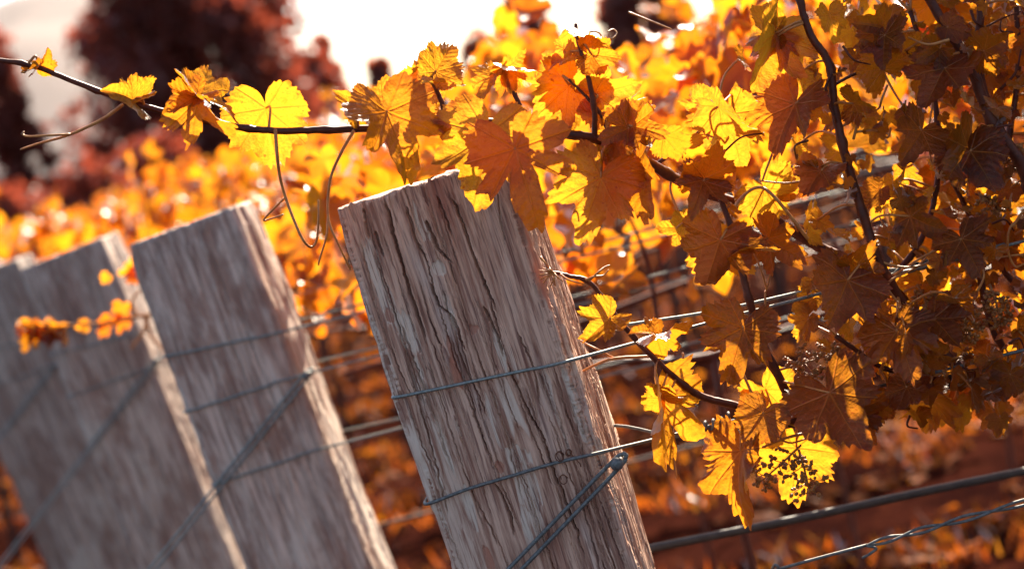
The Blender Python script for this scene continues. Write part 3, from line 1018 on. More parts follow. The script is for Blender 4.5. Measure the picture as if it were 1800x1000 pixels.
HERO = [
    # along the cane to the left
    (234, 176, 206, 158, 62, 35, 1, .035, .5, .4, .08, .1), (236, 172, 268, 152, 50, -30, -1, .03, .3, .3, .08, .1),
    (346, 170, 300, 196, 66, 30, 1, .05, .3, .4, .10, .6), (348, 172, 412, 248, 104, 48, 1, .05, .5, .3, .10, .5), (352, 170, 432, 200, 88, -62, -1, .03, .3, .3, .06, .2),
    (468, 190, 486, 300, 118, 8, -1, -.01, .1, .1, .06, .05), (68, 117, 96, 95, 42, 75, 1, .03, .4, .3, .1, .6), (62, 120, 38, 132, 34, 75, 1, .03, .4, .3, .1, .6),
    # over the post
    (680, 196, 738, 332, 146, -26, 1, .09, .28, .2, .07, .5, 1.2), (676, 192, 612, 150, 80, 40, -1, .05, .3, .3, .08, .3), (752, 156, 660, 126, 105, 40, -1, .0, .2, .2, .06, .1),
    (766, 126, 800, 66, 74, 12, -1, .04, .35, .1, .06, .1), (750, 160, 720, 240, 90, 30, -1, -.02, .2, .2, .06, .1), (760, 150, 825, 140, 60, -70, 1, .03, .3, .3, .1, .2),
    (625, 195, 604, 165, 50, 30, 1, .03, .3, .3, .1, .3),
    (858, 234, 828, 384, 152, 4, 1, .09, .06, .1, .07, .05, .8), (905, 262, 952, 416, 150, 4, 1, .13, .06, .1, .05, .45, 1.7),
    (1056, 312, 1012, 446, 142, 8, 1, .06, .10, .1, .06, .05, 1.2), (1062, 312, 1105, 340, 80, 20, 1, .02, .2, .2, .06, .1),
    (1120, 282, 1132, 410, 138, 52, 1, .05, .25, .15, .06, .55), (1000, 150, 920, 222, 112, 10, -1, .0, .15, .2, .06, .05), (1045, 165, 1128, 150, 92, 18, 1, .02, .2, .3, .06, .1),
    (1014, 140, 990, 246, 115, 12, -1, .0, .1, .1, .06, .05), (1040, 96, 1100, 106, 62, 10, 1, .04, .3, .3, .10, .4), (1014, 52, 1072, 78, 62, 66, 1, .04, .5, .4, .10, .2),
    (1010, 94, 952, 112, 60, 40, -1, .02, .3, .3, .08, .15), (868, 132, 836, 184, 68, 52, 1, .04, .3, .2, .08, .2), (888, 122, 930, 92, 54, 30, 1, .04, .4, .3, .1, .15),
    (886, 118, 950, 132, 66, 58, 1, .045, .4, .3, .1, .6), (1090, 190, 1150, 172, 70, 40, -1, .0, .3, .2, .08, .1),
    (1105, 226, 1048, 252, 82, 12, 1, .07, .15, .2, .05, .7), (1112, 222, 1166, 238, 80, -12, 1, .07, .15, .2, .05, .6), (1082, 250, 1070, 320, 70, 40, 1, .03, .2, .2, .06, .1),
    # the mass right of the post
    (1236, 318, 1212, 382, 96, 8, 1, .09, .1, .15, .05, .75), (1238, 314, 1262, 246, 96, -6, 1, .085, .1, .15, .05, .65), (1165, 236, 1238, 268, 88, 40, 1, .05, .2, .3, .06, .5),
    (1262, 188, 1334, 268, 110, 72, 1, .05, .2, .2, .06, .3), (1282, 200, 1308, 322, 124, 10, -1, -.04, .1, .1, .06, .05), (1240, 190, 1205, 250, 90, 24, -1, -.03, .15, .2, .06, .05),
    (1398, 182, 1336, 302, 140, 42, 1, .06, .2, .15, .05, .6), (1362, 60, 1322, 184, 136, -30, 1, .05, .3, .15, .06, .15), (1362, 58, 1300, 60, 90, 24, -1, .04, .2, .2, .06, .15),
    (1400, 132, 1332, 202, 100, 24, -1, .02, .2, .2, .06, .2), (1366, 64, 1382, 130, 76, -60, 1, .05, .2, .2, .06, .3), (1344, 330, 1400, 402, 110, 6, -1, .0, .1, .1, .06, .05),
    (1444, 300, 1396, 352, 92, 14, 1, .07, .2, .2, .06, .65), (1202, 398, 1150, 404, 62, 14, 1, .02, .2, .2, .06, .1), (1266, 422, 1228, 524, 128, 12, 1, .09, .1, .1, .05, .7),
    (1268, 424, 1206, 486, 112, 8, -1, .02, .1, .1, .05, .05), (1284, 442, 1348, 428, 92, 12, -1, .02, .2, .2, .06, .1), (1335, 440, 1270, 430, 70, 64, 1, .1, .3, .3, .06, .4),
    (1152, 588, 1228, 574, 80, 62, 1, .09, .4, .3, .09, .6), (1150, 588, 1104, 572, 56, 50, 1, .09, .4, .3, .09, .5), (1072, 560, 1016, 606, 68, 22, 1, .1, .3, .2, .08, .1),
    (1306, 576, 1268, 694, 126, 34, 1, .09, .25, .15, .05, .8), (1292, 600, 1226, 612, 68, 20, -1, .05, .2, .2, .06, .05), (1158, 698, 1180, 846, 150, -64, 1, .09, .3, .15, .06, .35),
    (1166, 700, 1138, 668, 56, -30, 1, .09, .2, .2, .06, .35), (1302, 792, 1290, 942, 152, 66, 1, .06, .22, .1, .05, .5), (1342, 726, 1308, 786, 74, 6, 1, .1, .05, .1, .04, .75, .35),
    (1346, 684, 1394, 732, 92, 8, -1, -.02, .1, .1, .06, .05), (1400, 786, 1394, 900, 116, 6, -1, -.02, .1, .1, .08, .05), (1330, 690, 1312, 720, 60, 20, -1, .0, .2, .2, .06, .1),
    (1458, 690, 1502, 784, 138, 10, 1, .10, .1, .15, .05, .75), (1490, 492, 1436, 600, 150, 14, 1, .10, .12, .15, .05, .75), (1495, 480, 1540, 420, 100, 30, 1, .08, .2, .2, .05, .7),
    (1576, 582, 1604, 692, 138, -8, 1, .09, .1, .15, .05, .7), (1530, 704, 1546, 764, 68, 10, -1, .02, .15, .2, .06, .3, .5), (1636, 704, 1642, 764, 84, 16, -1, -.02, .2, .2, .08, .4),
    (1420, 560, 1390, 615, 70, 14, -1, .02, .1, .1, .05, .25), (1470, 620, 1435, 590, 60, 10, -1, .0, .1, .1, .05, .1), (1430, 510, 1410, 540, 55, 14, -1, -.02, .1, .1, .05, .2),
    # upper right
    (1560, 52, 1480, 40, 92, 20, 1, .07, .2, .2, .06, .7), (1552, 122, 1500, 70, 95, 14, 1, .07, .2, .2, .06, .65), (1555, 62, 1540, 146, 98, 50, 1, .08, .25, .2, .05, .7), (1590, 90, 1640, 120, 80, 20, -1, .0, .2, .2, .06, .4),
    (1652, 86, 1598, 122, 86, 14, 1, .07, .15, .2, .05, .7), (1706, 266, 1742, 352, 130, 8, 1, .10, .1, .15, .05, .8), (1704, 262, 1640, 330, 130, -14, 1, .09, .15, .15, .05, .75), (1660, 120, 1600, 210, 130, 18, 1, .08, .15, .2, .05, .7),
    (1500, 182, 1545, 200, 72, 14, 1, .07, .15, .2, .05, .65), (1520, 205, 1475, 170, 64, 40, -1, .03, .2, .2, .05, .2), (1620, 230, 1570, 300, 110, 12, 1, .085, .15, .2, .05, .75), (1730, 90, 1790, 60, 90, 20, 1, .08, .15, .2, .05, .7),
    (1740, 130, 1690, 190, 84, 10, -1, -.03, .1, .2, .06, .15), (1480, 260, 1500, 330, 90, 40, -1, .0, .2, .2, .06, .2), (1560, 420, 1530, 380, 76, 12, -1, .03, .1, .2, .05, .15), (1600, 380, 1660, 420, 110, 10, 1, .07, .15, .15, .05, .8),
    (1690, 420, 1720, 500, 110, 10, 1, .08, .15, .15, .05, .8), (1760, 300, 1730, 330, 70, 10, -1, -.02, .1, .2, .05, .1), (1745, 360, 1700, 400, 84, 16, -1, -.03, .1, .2, .06, .2), (1640, 560, 1690, 620, 110, 10, 1, .07, .15, .15, .05, .75),
    (1620, 500, 1600, 560, 88, 6, -1, -.03, .1, .2, .06, .25), (1790, 580, 1830, 610, 70, 6, -1, .0, .1, .2, .06, .15), (1500, 720, 1560, 700, 80, 30, 1, .05, .2, .2, .06, .7), (1420, 400, 1450, 330, 84, 20, -1, -.03, .2, .2, .06, .1),
    (1350, 420, 1420, 470, 100, 12, 1, .05, .2, .2, .06, .7), (1386, 330, 1330, 300, 80, 20, -1, -.02, .2, .2, .06, .1),
]
for a in HERO:
    hero(*a)

# the rest of the canopy, denser towards the right and deeper in
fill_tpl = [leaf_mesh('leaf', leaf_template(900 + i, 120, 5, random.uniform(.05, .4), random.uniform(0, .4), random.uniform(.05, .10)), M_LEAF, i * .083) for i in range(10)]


def fill_spot():
    while True:
        x, y = random.uniform(1120, 1960), random.uniform(-140, 770)
        low = 340 + (x - 1120) * .9                 # the lower edge of the mass
        if x > 1560: low = min(low, 740)
        hi = 210 - (x - 1120) * .75
        if y > low or y < hi: continue
        if random.random() > .07 + .93 * ((x - 1120) / 560) ** 1.5: continue
        return x, y


nfill = 0
out_mats = []
while nfill < 180:
    x, y = fill_spot()
    o_ = random.gauss(-.07, .07)
    P_ = on_row(x, y, o_)
    S_ = random.uniform(24, 56) * KPX
    Mx = rand_leaf_matrix(P_, S_)
    if nfill % 7 == 0: x, y = random.uniform(1480, 1800), 0; y = 700 - (x - 1480) * .2 + random.uniform(-50, 45); P_ = on_row(x, y, random.uniform(.0, .08)); Mx = rand_leaf_matrix(P_, S_)
    vi = random.choice((7, 8, 9)) if x > 1480 and random.random() < .55 else random.randrange(9)  # right side favours darker variants, shade put into the leaf colour
    o = leaf_obj(fill_tpl[vi], Mx, vine)
    stalk(o, P_, .09)
    nfill += 1
# canopy that goes on beyond the frame to the right and above, and the back of the hedge
far_tpl = leaf_template(77, 36, 2, .2, .2, .08)
for _ in range(560):
    u = random.uniform(.40, 2.3)
    P_ = POST1 + ROWD * u + ROWN * random.gauss(-.10, .10)
    P_.z = random.uniform(1.12, 1.98)
    x, y, d = pix_of(P_)
    if x < 1830 and y > -40:
        if not (x > 1560 and random.random() < .25 and y < 700): continue
        P_ = P_ - ROWN * .12
    out_mats.append(rand_leaf_matrix(P_, random.uniform(.04, .062)))
for _ in range(760):
    u = random.uniform(.58, 1.7)
    if random.random() > .25 + (u - .58) / .2: continue
    P_ = POST1 + ROWD * u - ROWN * random.uniform(.16, .42)
    P_.z = random.uniform(1.18, 2.15) if u > .66 else random.uniform(1.18, 1.8)
    out_mats.append(rand_leaf_matrix(P_, random.uniform(.042, .066)))
f_ = joined_leaves('foliage', far_tpl, out_mats, M_LEAF, vine, 5)
sm = []
while len(sm) < 280:
    x, y = fill_spot()
    if x < 1420 or x > 1815: continue
    sm.append(rand_leaf_matrix(on_row(x, y, random.uniform(-.14, .09)), random.uniform(15, 36) * KPX))
f2_ = joined_leaves('small_foliage', leaf_template(78, 60, 3, .35, .25, .10), sm, M_LEAF, vine, 6)
f2_['kind'] = 'stuff'
f_['kind'] = 'stuff'


# tendrils ------------------------------------------------------------
def tendril(pts, r0=2.6, r1=1.3, off=None, mat=M_SHOOT):
    if off is None: off = .095 if pts[0][0] < 1100 and pts[0][1] < 330 else .05
    w = [on_row(x, y, off + .006 * math.sin(i * 1.7)) for i, (x, y) in enumerate(pts)]
    ps = smooth_path(w, 7)
    V, F = tube(ps, list(np.linspace(r0, r1, len(ps)) * KPX), 7)
    return mesh_obj('tendril', V, F, mat, vine)


for pts, a, b in [
    ([(484, 228), (487, 270), (492, 310), (503, 350), (520, 395), (535, 425), (548, 434), (557, 420), (560, 385), (560, 352)], 3.2, 1.6),
    ([(503, 345), (490, 358), (464, 386), (478, 384), (498, 377)], 2.2, 1.4),
    ([(622, 230), (600, 268), (582, 310), (576, 355), (579, 392), (595, 430), (616, 474)], 3.0, 1.6),
    ([(577, 380), (574, 415), (562, 455), (560, 466)], 2.2, 1.4),
    ([(216, 184), (180, 210), (122, 237), (70, 252), (36, 263)], 3.2, 1.6),
    ([(124, 236), (90, 238), (50, 240), (40, 236), (42, 232)], 2.2, 1.4),
    ([(1052, 314), (1048, 336), (1030, 352), (1015, 354), (1010, 344), (1020, 337), (1026, 340)], 2.6, 1.5),
    ([(1146, 626), (1080, 630), (1045, 642), (1018, 656), (1005, 668), (1007, 674)], 2.8, 1.6),
    ([(1078, 629), (1050, 614), (1034, 606), (1020, 598)], 2.2, 1.3),
    ([(1016, 70), (1040, 56), (1056, 62), (1052, 82), (1036, 90)], 1.8, 1.0),
    ([(1030, 66), (1070, 70), (1084, 60), (1078, 52), (1068, 56)], 1.8, 1.0),
    ([(1400, 178), (1372, 235), (1350, 290), (1340, 318)], 2.6, 1.8),
    ([(1420, 420), (1360, 345), (1330, 330), (1300, 352), (1286, 382), (1286, 405)], 3.2, 2.6),
    ([(1270, 392), (1235, 372), (1200, 392), (1188, 402)], 2.4, 1.4),
    ([(1490, 330), (1430, 318), (1380, 322), (1335, 318)], 2.2, 1.4),
    ([(1346, 580), (1345, 520), (1348, 505), (1365, 440)], 2.2, 1.4),
    ([(1348, 508), (1336, 470), (1322, 440)], 1.8, 1.2),
    ([(1335, 722), (1312, 670), (1300, 645)], 3.0, 2.0),
    ([(1232, 695), (1206, 660), (1200, 620)], 2.8, 2.0),
    ([(1240, 696), (1200, 704), (1180, 706)], 2.2, 1.8),
    ([(1195, 660), (1188, 720), (1184, 780), (1190, 840)], 2.0, 1.2),
    ([(1560, 150), (1550, 175), (1545, 190), (1530, 196), (1505, 185)], 2.2, 1.6),
    ([(1505, 232), (1540, 230), (1560, 242), (1566, 225)], 2.4, 1.6),
    ([(1500, 245), (1512, 200), (1520, 185)], 2.6, 2.0),
    ([(1545, 460), (1590, 470), (1625, 465), (1640, 455)], 2.4, 1.6),
    ([(1650, 230), (1640, 290), (1632, 240), (1640, 180)], 2.0, 1.4),
    ([(1105, 22), (1150, 40), (1180, 52)], 1.8, 1.4),
    ([(1590, 545), (1560, 500), (1610, 470), (1640, 440)], 2.4, 1.8),
    ([(1800, 380), (1776, 400), (1772, 440), (1784, 468), (1800, 464)], 2.2, 1.8),
    ([(1420, 760), (1380, 770), (1340, 786)], 3.0, 2.2),
    ([(1385, 742), (1372, 768), (1390, 778), (1420, 770)], 2.2, 1.6),
]:
    tendril(pts, a, b)

for _ in range(46):
    x, y = fill_spot()
    if x > 1810: continue
    an = random.uniform(0, 6.28); L = random.uniform(25, 80); bend = random.uniform(-18, 18)
    dx, dy = math.cos(an) * L, math.sin(an) * L
    tendril([(x, y), (x + dx * .5 - dy * bend / L, y + dy * .5 + dx * bend / L), (x + dx, y + dy)], random.uniform(1.8, 3.2), random.uniform(1.0, 1.8), random.uniform(-.02, .09), random.choice((M_SHOOT, M_CANE)))

# withered flower stalk on the face of the post
for k in range(9):
    an = rad(100 + k * 28)
    ex, ey = 968 + math.cos(an) * random.uniform(14, 30), 482 - math.sin(an) * random.uniform(10, 24)
    tendril([(974, 480), ((974 + ex) / 2 + random.uniform(-3, 3), (480 + ey) / 2), (ex, ey)], 1.7, .9, .10)
for q in ([(1035, 494), (1050, 480), (1062, 470), (1072, 466)], [(1030, 492), (1045, 486), (1060, 484), (1070, 474)], [(985, 482), (1000, 492), (1030, 500)], [(950, 452), (962, 466), (974, 480)]):
    tendril(q, 2.2, 1.0, .095)


# flower clusters -----------------------------------------------------
def bud(V, F, c, r, axis):
    """small elongated bud, 8-sided bipyramid with a waist"""
    a = axis.normalized(); o = a.orthogonal().normalized(); b = a.cross(o)
    base = len(V)
    V.append(c - a * r * 1.3)
    for h, rr_ in ((-.5, .85), (.5, .9)):
        for k in range(5):
            t_ = 2 * math.pi * k / 5
            V.append(c + a * r * h + (o * math.cos(t_) + b * math.sin(t_)) * r * rr_)
    V.append(c + a * r * 1.4)
    for k in range(5):
        k2 = (k + 1) % 5
        F.append((base, base + 1 + k2, base + 1 + k))
        F.append((base + 1 + k, base + 1 + k2, base + 6 + k2, base + 6 + k))
        F.append((base + 11, base + 6 + k, base + 6 + k2))


def cluster(ax_, ay_, bx_, by_, width, off, nb=16, per=7, rpx=3.7):
    nb = int(nb * .75)
    A, B = on_row(ax_, ay_, off), on_row(bx_, by_, off)
    V, F = [], []
    tube(smooth_path([A, A.lerp(B, .5) + ROWN * .004, B], 5), [2.4 * KPX, 1.2 * KPX], 6, V, F)
    dn = (B - A).normalized()
    for i in range(nb):
        f = .15 + .85 * i / nb
        c = A.lerp(B, f)
        an = i * 2.4
        side = (dn.orthogonal().normalized() * math.cos(an) + dn.cross(dn.orthogonal().normalized()) * math.sin(an))
        L = width * KPX * (.45 + .55 * math.sin(min(1, f * 1.15) * math.pi * .85)) * random.uniform(.7, 1.1)
        e = c + (side + dn * .35).normalized() * L
        tube([c, c.lerp(e, .5) + Vector((0, 0, -.001)), e], [1.1 * KPX, .8 * KPX, .6 * KPX], 5, V, F)
        for j in range(per):
            q = c.lerp(e, random.uniform(.45, 1.0))
            dv = Vector((random.gauss(0, 1), random.gauss(0, 1), random.gauss(0, 1))).normalized()
            t_ = q + dv * 7 * KPX
            tube([q, t_], [.5 * KPX, .5 * KPX], 4, V, F, cap=False)
            bud(V, F, t_, rpx * KPX * random.uniform(.75, 1.15), dv)
    return mesh_obj('flower_cluster', V, F, M_BUD, vine)


cluster(1408, 782, 1330, 852, 34, .05, 16, 7)
cluster(1404, 790, 1424, 868, 36, .055, 16, 7)
cluster(1370, 650, 1470, 620, 30, .03, 16, 8)
cluster(1440, 650, 1398, 690, 24, .02, 10, 7)
cluster(1612, 500, 1640, 560, 36, -.02, 16, 8)
cluster(1690, 520, 1700, 600, 40, .03, 18, 8)
cluster(1740, 500, 1760, 570, 34, .02, 16, 8)
cluster(1770, 240, 1790, 300, 30, .02, 14, 8)
cluster(1720, 340, 1760, 380, 26, .0, 12, 8)
cluster(1528, 660, 1545, 720, 26, -.03, 12, 7)

# ------------------------------------------------------------------ the rows behind
lo_leaf = [leaf_mesh('leaf', leaf_template(300 + i, 44, 3, random.uniform(.1, .4), random.uniform(.0, .4), .09), M_LEAF_FAR, i * .14) for i in range(7)]
tpl_lo = leaf_template(411, 30, 2, .2, .2, .10)
ROWS0 = Vector((POST1.x, POST1.y, 0))
GV = 'grapevines on the trellis rows'


def row_origin(n):
    if n < len(posts):
        m = posts[n][1]
        return Vector((m[0][3], m[1][3], 0)) + Vector((-.12, 0, 0))
    return ROWS0 + ROW_STEP * n + Vector((-.05, 0, 0))


def vine_spots(n_leaf, length, tall=1.0, end=False):
    out = []
    lobes_ = [(random.uniform(0, length), random.uniform(.03, .16)) for _ in range(5)]
    while len(out) < n_leaf:
        u = random.uniform(-.08, length + .05)
        top = 1.66 + sum(h * math.exp(-((u - c) / .10) ** 2) for c, h in lobes_)
        top *= tall
        if end: top = 1.50 + (top - 1.50) * min(1, max(0, (u + .05) / .4))
        z = random.triangular(1.24, top, 1.2 + (top - 1.2) * .75)
        out.append((u, random.gauss(0, .10), z))
    return out


def stem_tube(name, root, base, u, length, first):
    V, F = [], []
    p0 = base + ROWD * u
    tr = [p0 + Vector((0, 0, -.05)), p0 + Vector((.02, .01, .4)), p0 + Vector((-.015, 0, .8)), p0 + Vector((.01, 0, 1.12))]
    tube_obj('trunk', tr, [.010, .008, .007, .007], M_CANE, root, 8, 5, .002)
    a = base + Vector((0, 0, 1.14))
    tube_obj('cordon', [a + ROWD * (u - .5), a + ROWD * (u - .2) + Vector((0, .01, .015)), a + ROWD * u + Vector((0, 0, -.02)), a + ROWD * (u + .3) + Vector((0, -.01, .01)), a + ROWD * (u + .62)], [.005, .007, .008, .007, .005], M_CANE, root, 8, 4, .001)


def shoots(root, base, u0, length, k):
    for _ in range(k):
        u = random.uniform(u0, u0 + length)
        a = base + ROWD * u + Vector((0, 0, 1.14))
        q = a + Vector((random.gauss(0, .07), random.gauss(0, .05), random.uniform(.3, .55)))
        tube_obj('cane', [a, a.lerp(q, .5) + Vector((random.gauss(0, .03), random.gauss(0, .03), 0)), q], [.0055, .004, .0025], M_CANE, root, 6, 4)


vine_no = {1: 'second', 2: 'third', 3: 'fourth', 4: 'fifth', 5: 'sixth', 6: 'seventh'}
spot = ['nearest its end post', 'next along from its end post', 'third along from its end post', 'fourth along from its end post']
VL = 1.05
shared_fol = []
for n in range(1, 7):
    base = row_origin(n)
    d = base.y
    xr = .2118 * d * 1.03 + .25
    k = 0
    u = .24 if n == 1 else .42
    while base.x + u < xr and k < 4:
        lab = 'blurred golden grapevine in the %s row back, %s' % (vine_no[n], spot[k])
        bp = base + ROWD * (u + .5)
        root = empty('grapevine', bp, lab, 'grapevine', GV)
        stem_tube('trunk', root, base, u + .5, VL, k == 0)
        shoots(root, base, u, VL, 4)
        if n <= 3:
            for (a, b, z) in vine_spots(240 if n < 3 else 200, VL, 1.0, k == 0 and n > 1):
                P_ = base + ROWD * (u + a) + ROWN * b + Vector((0, 0, z))
                leaf_obj(lo_leaf[random.randrange(7)], rand_leaf_matrix(P_, random.uniform(.038, .066)), root)
        else:
            ms = [rand_leaf_matrix(base + ROWD * (u + a) + ROWN * b + Vector((0, 0, z)), random.uniform(.042, .070)) for (a, b, z) in vine_spots(260, VL, 1.0, k == 0)]
            f_ = joined_leaves('foliage', tpl_lo, ms, M_LEAF_FAR, root, n * 10 + k)
            f_['kind'] = 'stuff'
        u += VL
        k += 1

# everything further back reads as one mass
ms, V, F = [], [], []
for n in range(7, 30):
    base = row_origin(n)
    d = base.y
    u, xr = 0.0, .2118 * d * 1.05 + .5
    while base.x + u < xr:
        p0 = base + ROWD * (u + .5)
        tube([p0 + Vector((0, 0, -.05)), p0 + Vector((.01, 0, .6)), p0 + Vector((0, 0, 1.2))], [.026, .022, .018], 6, V, F)
        for (a, b, z) in vine_spots(max(80, 170 - n * 4), VL, .97, u == 0):
            ms.append(rand_leaf_matrix(base + ROWD * (u + a) + ROWN * b + Vector((0, 0, z)), random.uniform(.05, .085)))
        u += VL
tpl_far = leaf_template(511, 14, 1, .2, .2, .1)
mass = empty('far_vines', Vector((0, 15, 0)), 'mass of far golden vine rows blurring together behind the posts', None)
mass['kind'] = 'stuff'
fm = joined_leaves('foliage', tpl_far, ms, M_LEAF_FAR, mass, 99)
mesh_obj('trunks', V, F, M_BARK, mass)

# wires on the rows behind: wrapped on their posts and running right
for n in range(1, 5):
    post, M, lt = posts[n]
    if n == 1:
        rows_ = [((330, 618), (520, 576)), ((345, 718), (545, 655)), ((440, 830), (600, 778))]
        zz_ = []
        for a, b in rows_:
            qa, qb = face_hit(M, PD, *a), face_hit(M, PD, *b)
            zz_.append((qb.z - (qb.x + PW * .5) / max(.02, (qb.x - qa.x)) * (qb.z - qa.z), qb.z + .002))
        dz = [(lt - a, lt - b) for a, b in zz_]
    for k, (za, zb) in enumerate(dz if n == 1 else dz[:2]):
        za_, zb_ = lt - za, lt - zb
        lab = '%s wire on the %s post from the sharp one' % (('highest', 'middle' if n == 1 else 'lower', 'lowest')[k], ORD[n])
        t = empty('trellis_wire', loc(M, 0, -PD / 2, zb_), lab, 'wire', 'wires of the rows behind')
        fr_ = wrap_path(M, za_, zb_, wf=1.045)
        st_ = fr_[0]
        run = [st_ + ROWD * L + Vector((0, 0, -.004 * math.sin(L))) for L in (4.5, 3.2, 2.0, 1.0, .4)]
        tube_obj('wire', run + fr_, .0021 if n == 1 else .0016, M_WIRE, t, 6, 4)
        s2 = fr_[-1]
        if n == 1: tube_obj('return_wire', [s2, loc(M, PW * .3, PD * .56, zb_ + .004)] + [st_ + ROWD * L - ROWN * .02 + Vector((0, 0, .010 + .004 * L)) for L in (.25, .8, 1.6, 3.0, 4.5)], .0022, M_WIRE, t, 6, 4)
    if n == 2:
        base = row_origin(n)
        p = [base + ROWD * L + Vector((0, 0, .80 + .006 * math.sin(L * 2 + n))) for L in np.linspace(.1, 6, 12)]
        tag(tube_obj('drip_hose', p, .0034, M_TUBE, None, 8, 3)[0], 'blurred dark drip hose hanging low along the third row', 'hose')

guy(posts[1][0], posts[1][1], (541, 658), (268, 1000), 'diagonal guy wire crossing the second post from the sharp one', .0021, .009, M_WIRE)
guy(posts[2][0], posts[2][1], (276, 634), (0, 995), 'blurred diagonal guy wire crossing the third post from the sharp one', .0019, .008, M_WIRE)
guy(posts[3][0], posts[3][1], (96, 645), (-150, 960), 'faint diagonal guy wire on the fourth post from the sharp one', .0019, .008, M_WIRE)

# sprigs in front of the third and fourth posts
sp_d = 4.75
sp = empty('vine_sprig', px(275, 552, sp_d), 'small orange vine sprig with four bright leaves before the third post', 'sprig')
for q in ([(278, 552), (240, 556), (190, 566), (120, 572)], [(262, 553), (250, 585), (230, 612)], [(256, 556), (265, 590), (285, 612)], [(240, 556), (232, 530), (246, 510)]):
    tube_obj('twig', [px(x, y, sp_d) for x, y in q], [.0042, .0026], M_SHOOT, sp, 6, 5)
for (x, y, tx, ty, s) in ((214, 540, 208, 562, 36), (216, 562, 208, 592, 36), (190, 562, 178, 578, 30), (184, 580, 176, 594, 24), (235, 476, 196, 484, 40), (240, 482, 226, 494, 34), (188, 486, 178, 500, 22), (150, 572, 130, 574, 26)):
    B = px(x, y, sp_d); T = px(tx, ty, sp_d)
    leaf_obj(lo_leaf[random.randrange(7)], leaf_matrix(B, (T - B), -FWD + Vector((.2, 0, .2)), s * .72 * sp_d / FPX), sp)
sp_d = 4.95
sp = empty('vine_sprig', px(100, 590, sp_d), 'drooping clump of amber vine leaves between the third and fourth posts', 'sprig')
tube_obj('twig', [px(x, y, sp_d) for x, y in ((125, 572), (90, 575), (50, 570), (28, 566))], [.0035, .002], M_CANE, sp, 6, 5)
for i in range(18):
    x, y = random.uniform(35, 120), random.uniform(570, 595)
    B = px(x, y, sp_d)
    leaf_obj(lo_leaf[random.randrange(7)], rand_leaf_matrix(B, random.uniform(.022, .038)), sp)

# ------------------------------------------------------------------ grass strips between the rows
gm = []
for _ in range(42000):
    y = 6 + 26 * random.random() ** 1.3
    x = random.uniform(-.24 * y - .6, .24 * y + .8)
    cl = float(pn(x * .9, y * .9, 31)) + .5 * float(pn(x * 3, y * 3, 33))
    if cl < .10 + (.25 if x > .09 * y else 0): continue
    s = random.uniform(.04, .11)
    gm.append(leaf_matrix(Vector((x, y, 0)), Vector((random.gauss(0, .5), random.gauss(0, .5), 1)), Vector((random.gauss(0, 1), random.gauss(0, 1), .1)), s))
bl = (np.array([[-.09, 0, 0], [.09, 0, 0], [.06, .55, .03], [-.05, .55, .03], [0, 1, .12]]), [(0, 1, 2), (0, 2, 3), (3, 2, 4)], [], np.array([[-.1, 0, 0], [.1, 0, 0], [.06, .5, 0], [-.05, .5, 0], [0, 1, 0]]))
gr = joined_leaves('grass', bl, gm, M_GRASS, None, 12)
tag(gr, 'orange lit grass and weeds in strips between the vine rows', None, None, 'stuff')


M_LITTER = mat_leaf('fallen_leaf', ((.55, .17, .006), (.50, .12, .005), (.35, .08, .005)), ((.16, .045, .008), (.12, .03, .007), (.08, .02, .006)), veins=False, mixf=.4, gloss=0.0, fres=.05, rough=.6)
lm = []
for _ in range(9000):
    y = 7 + 24 * random.random() ** 1.2
    x = random.uniform(-.24 * y - .6, .24 * y + .8)
    cl = float(pn(x * .7, y * 1.3, 41)) + .6 * float(pn(x * 2.2, y * 3, 43))
    if cl < .05: continue
    lm.append(leaf_matrix(Vector((x, y, random.uniform(.01, .06))), Vector((random.gauss(0, 1), random.gauss(0, 1), random.gauss(0, .25))), Vector((random.gauss(0, .35), random.gauss(0, .35), 1)), random.uniform(.035, .07)))
ll = joined_leaves('fallen_leaves', tpl_far, lm, M_LITTER, None, 14)
tag(ll, 'golden fallen leaves scattered over the earth between the rows', None, None, 'stuff')


# ------------------------------------------------------------------ trees beyond the vineyard
M_RUSSET = mat_leaf('russet_tree_leaf', ((.48, .10, .05), (.52, .12, .05), (.36, .08, .04)), ((.20, .055, .04), (.22, .06, .04), (.16, .045, .03)), veins=False, mixf=.5, gloss=.02, fres=.10, rough=.55)


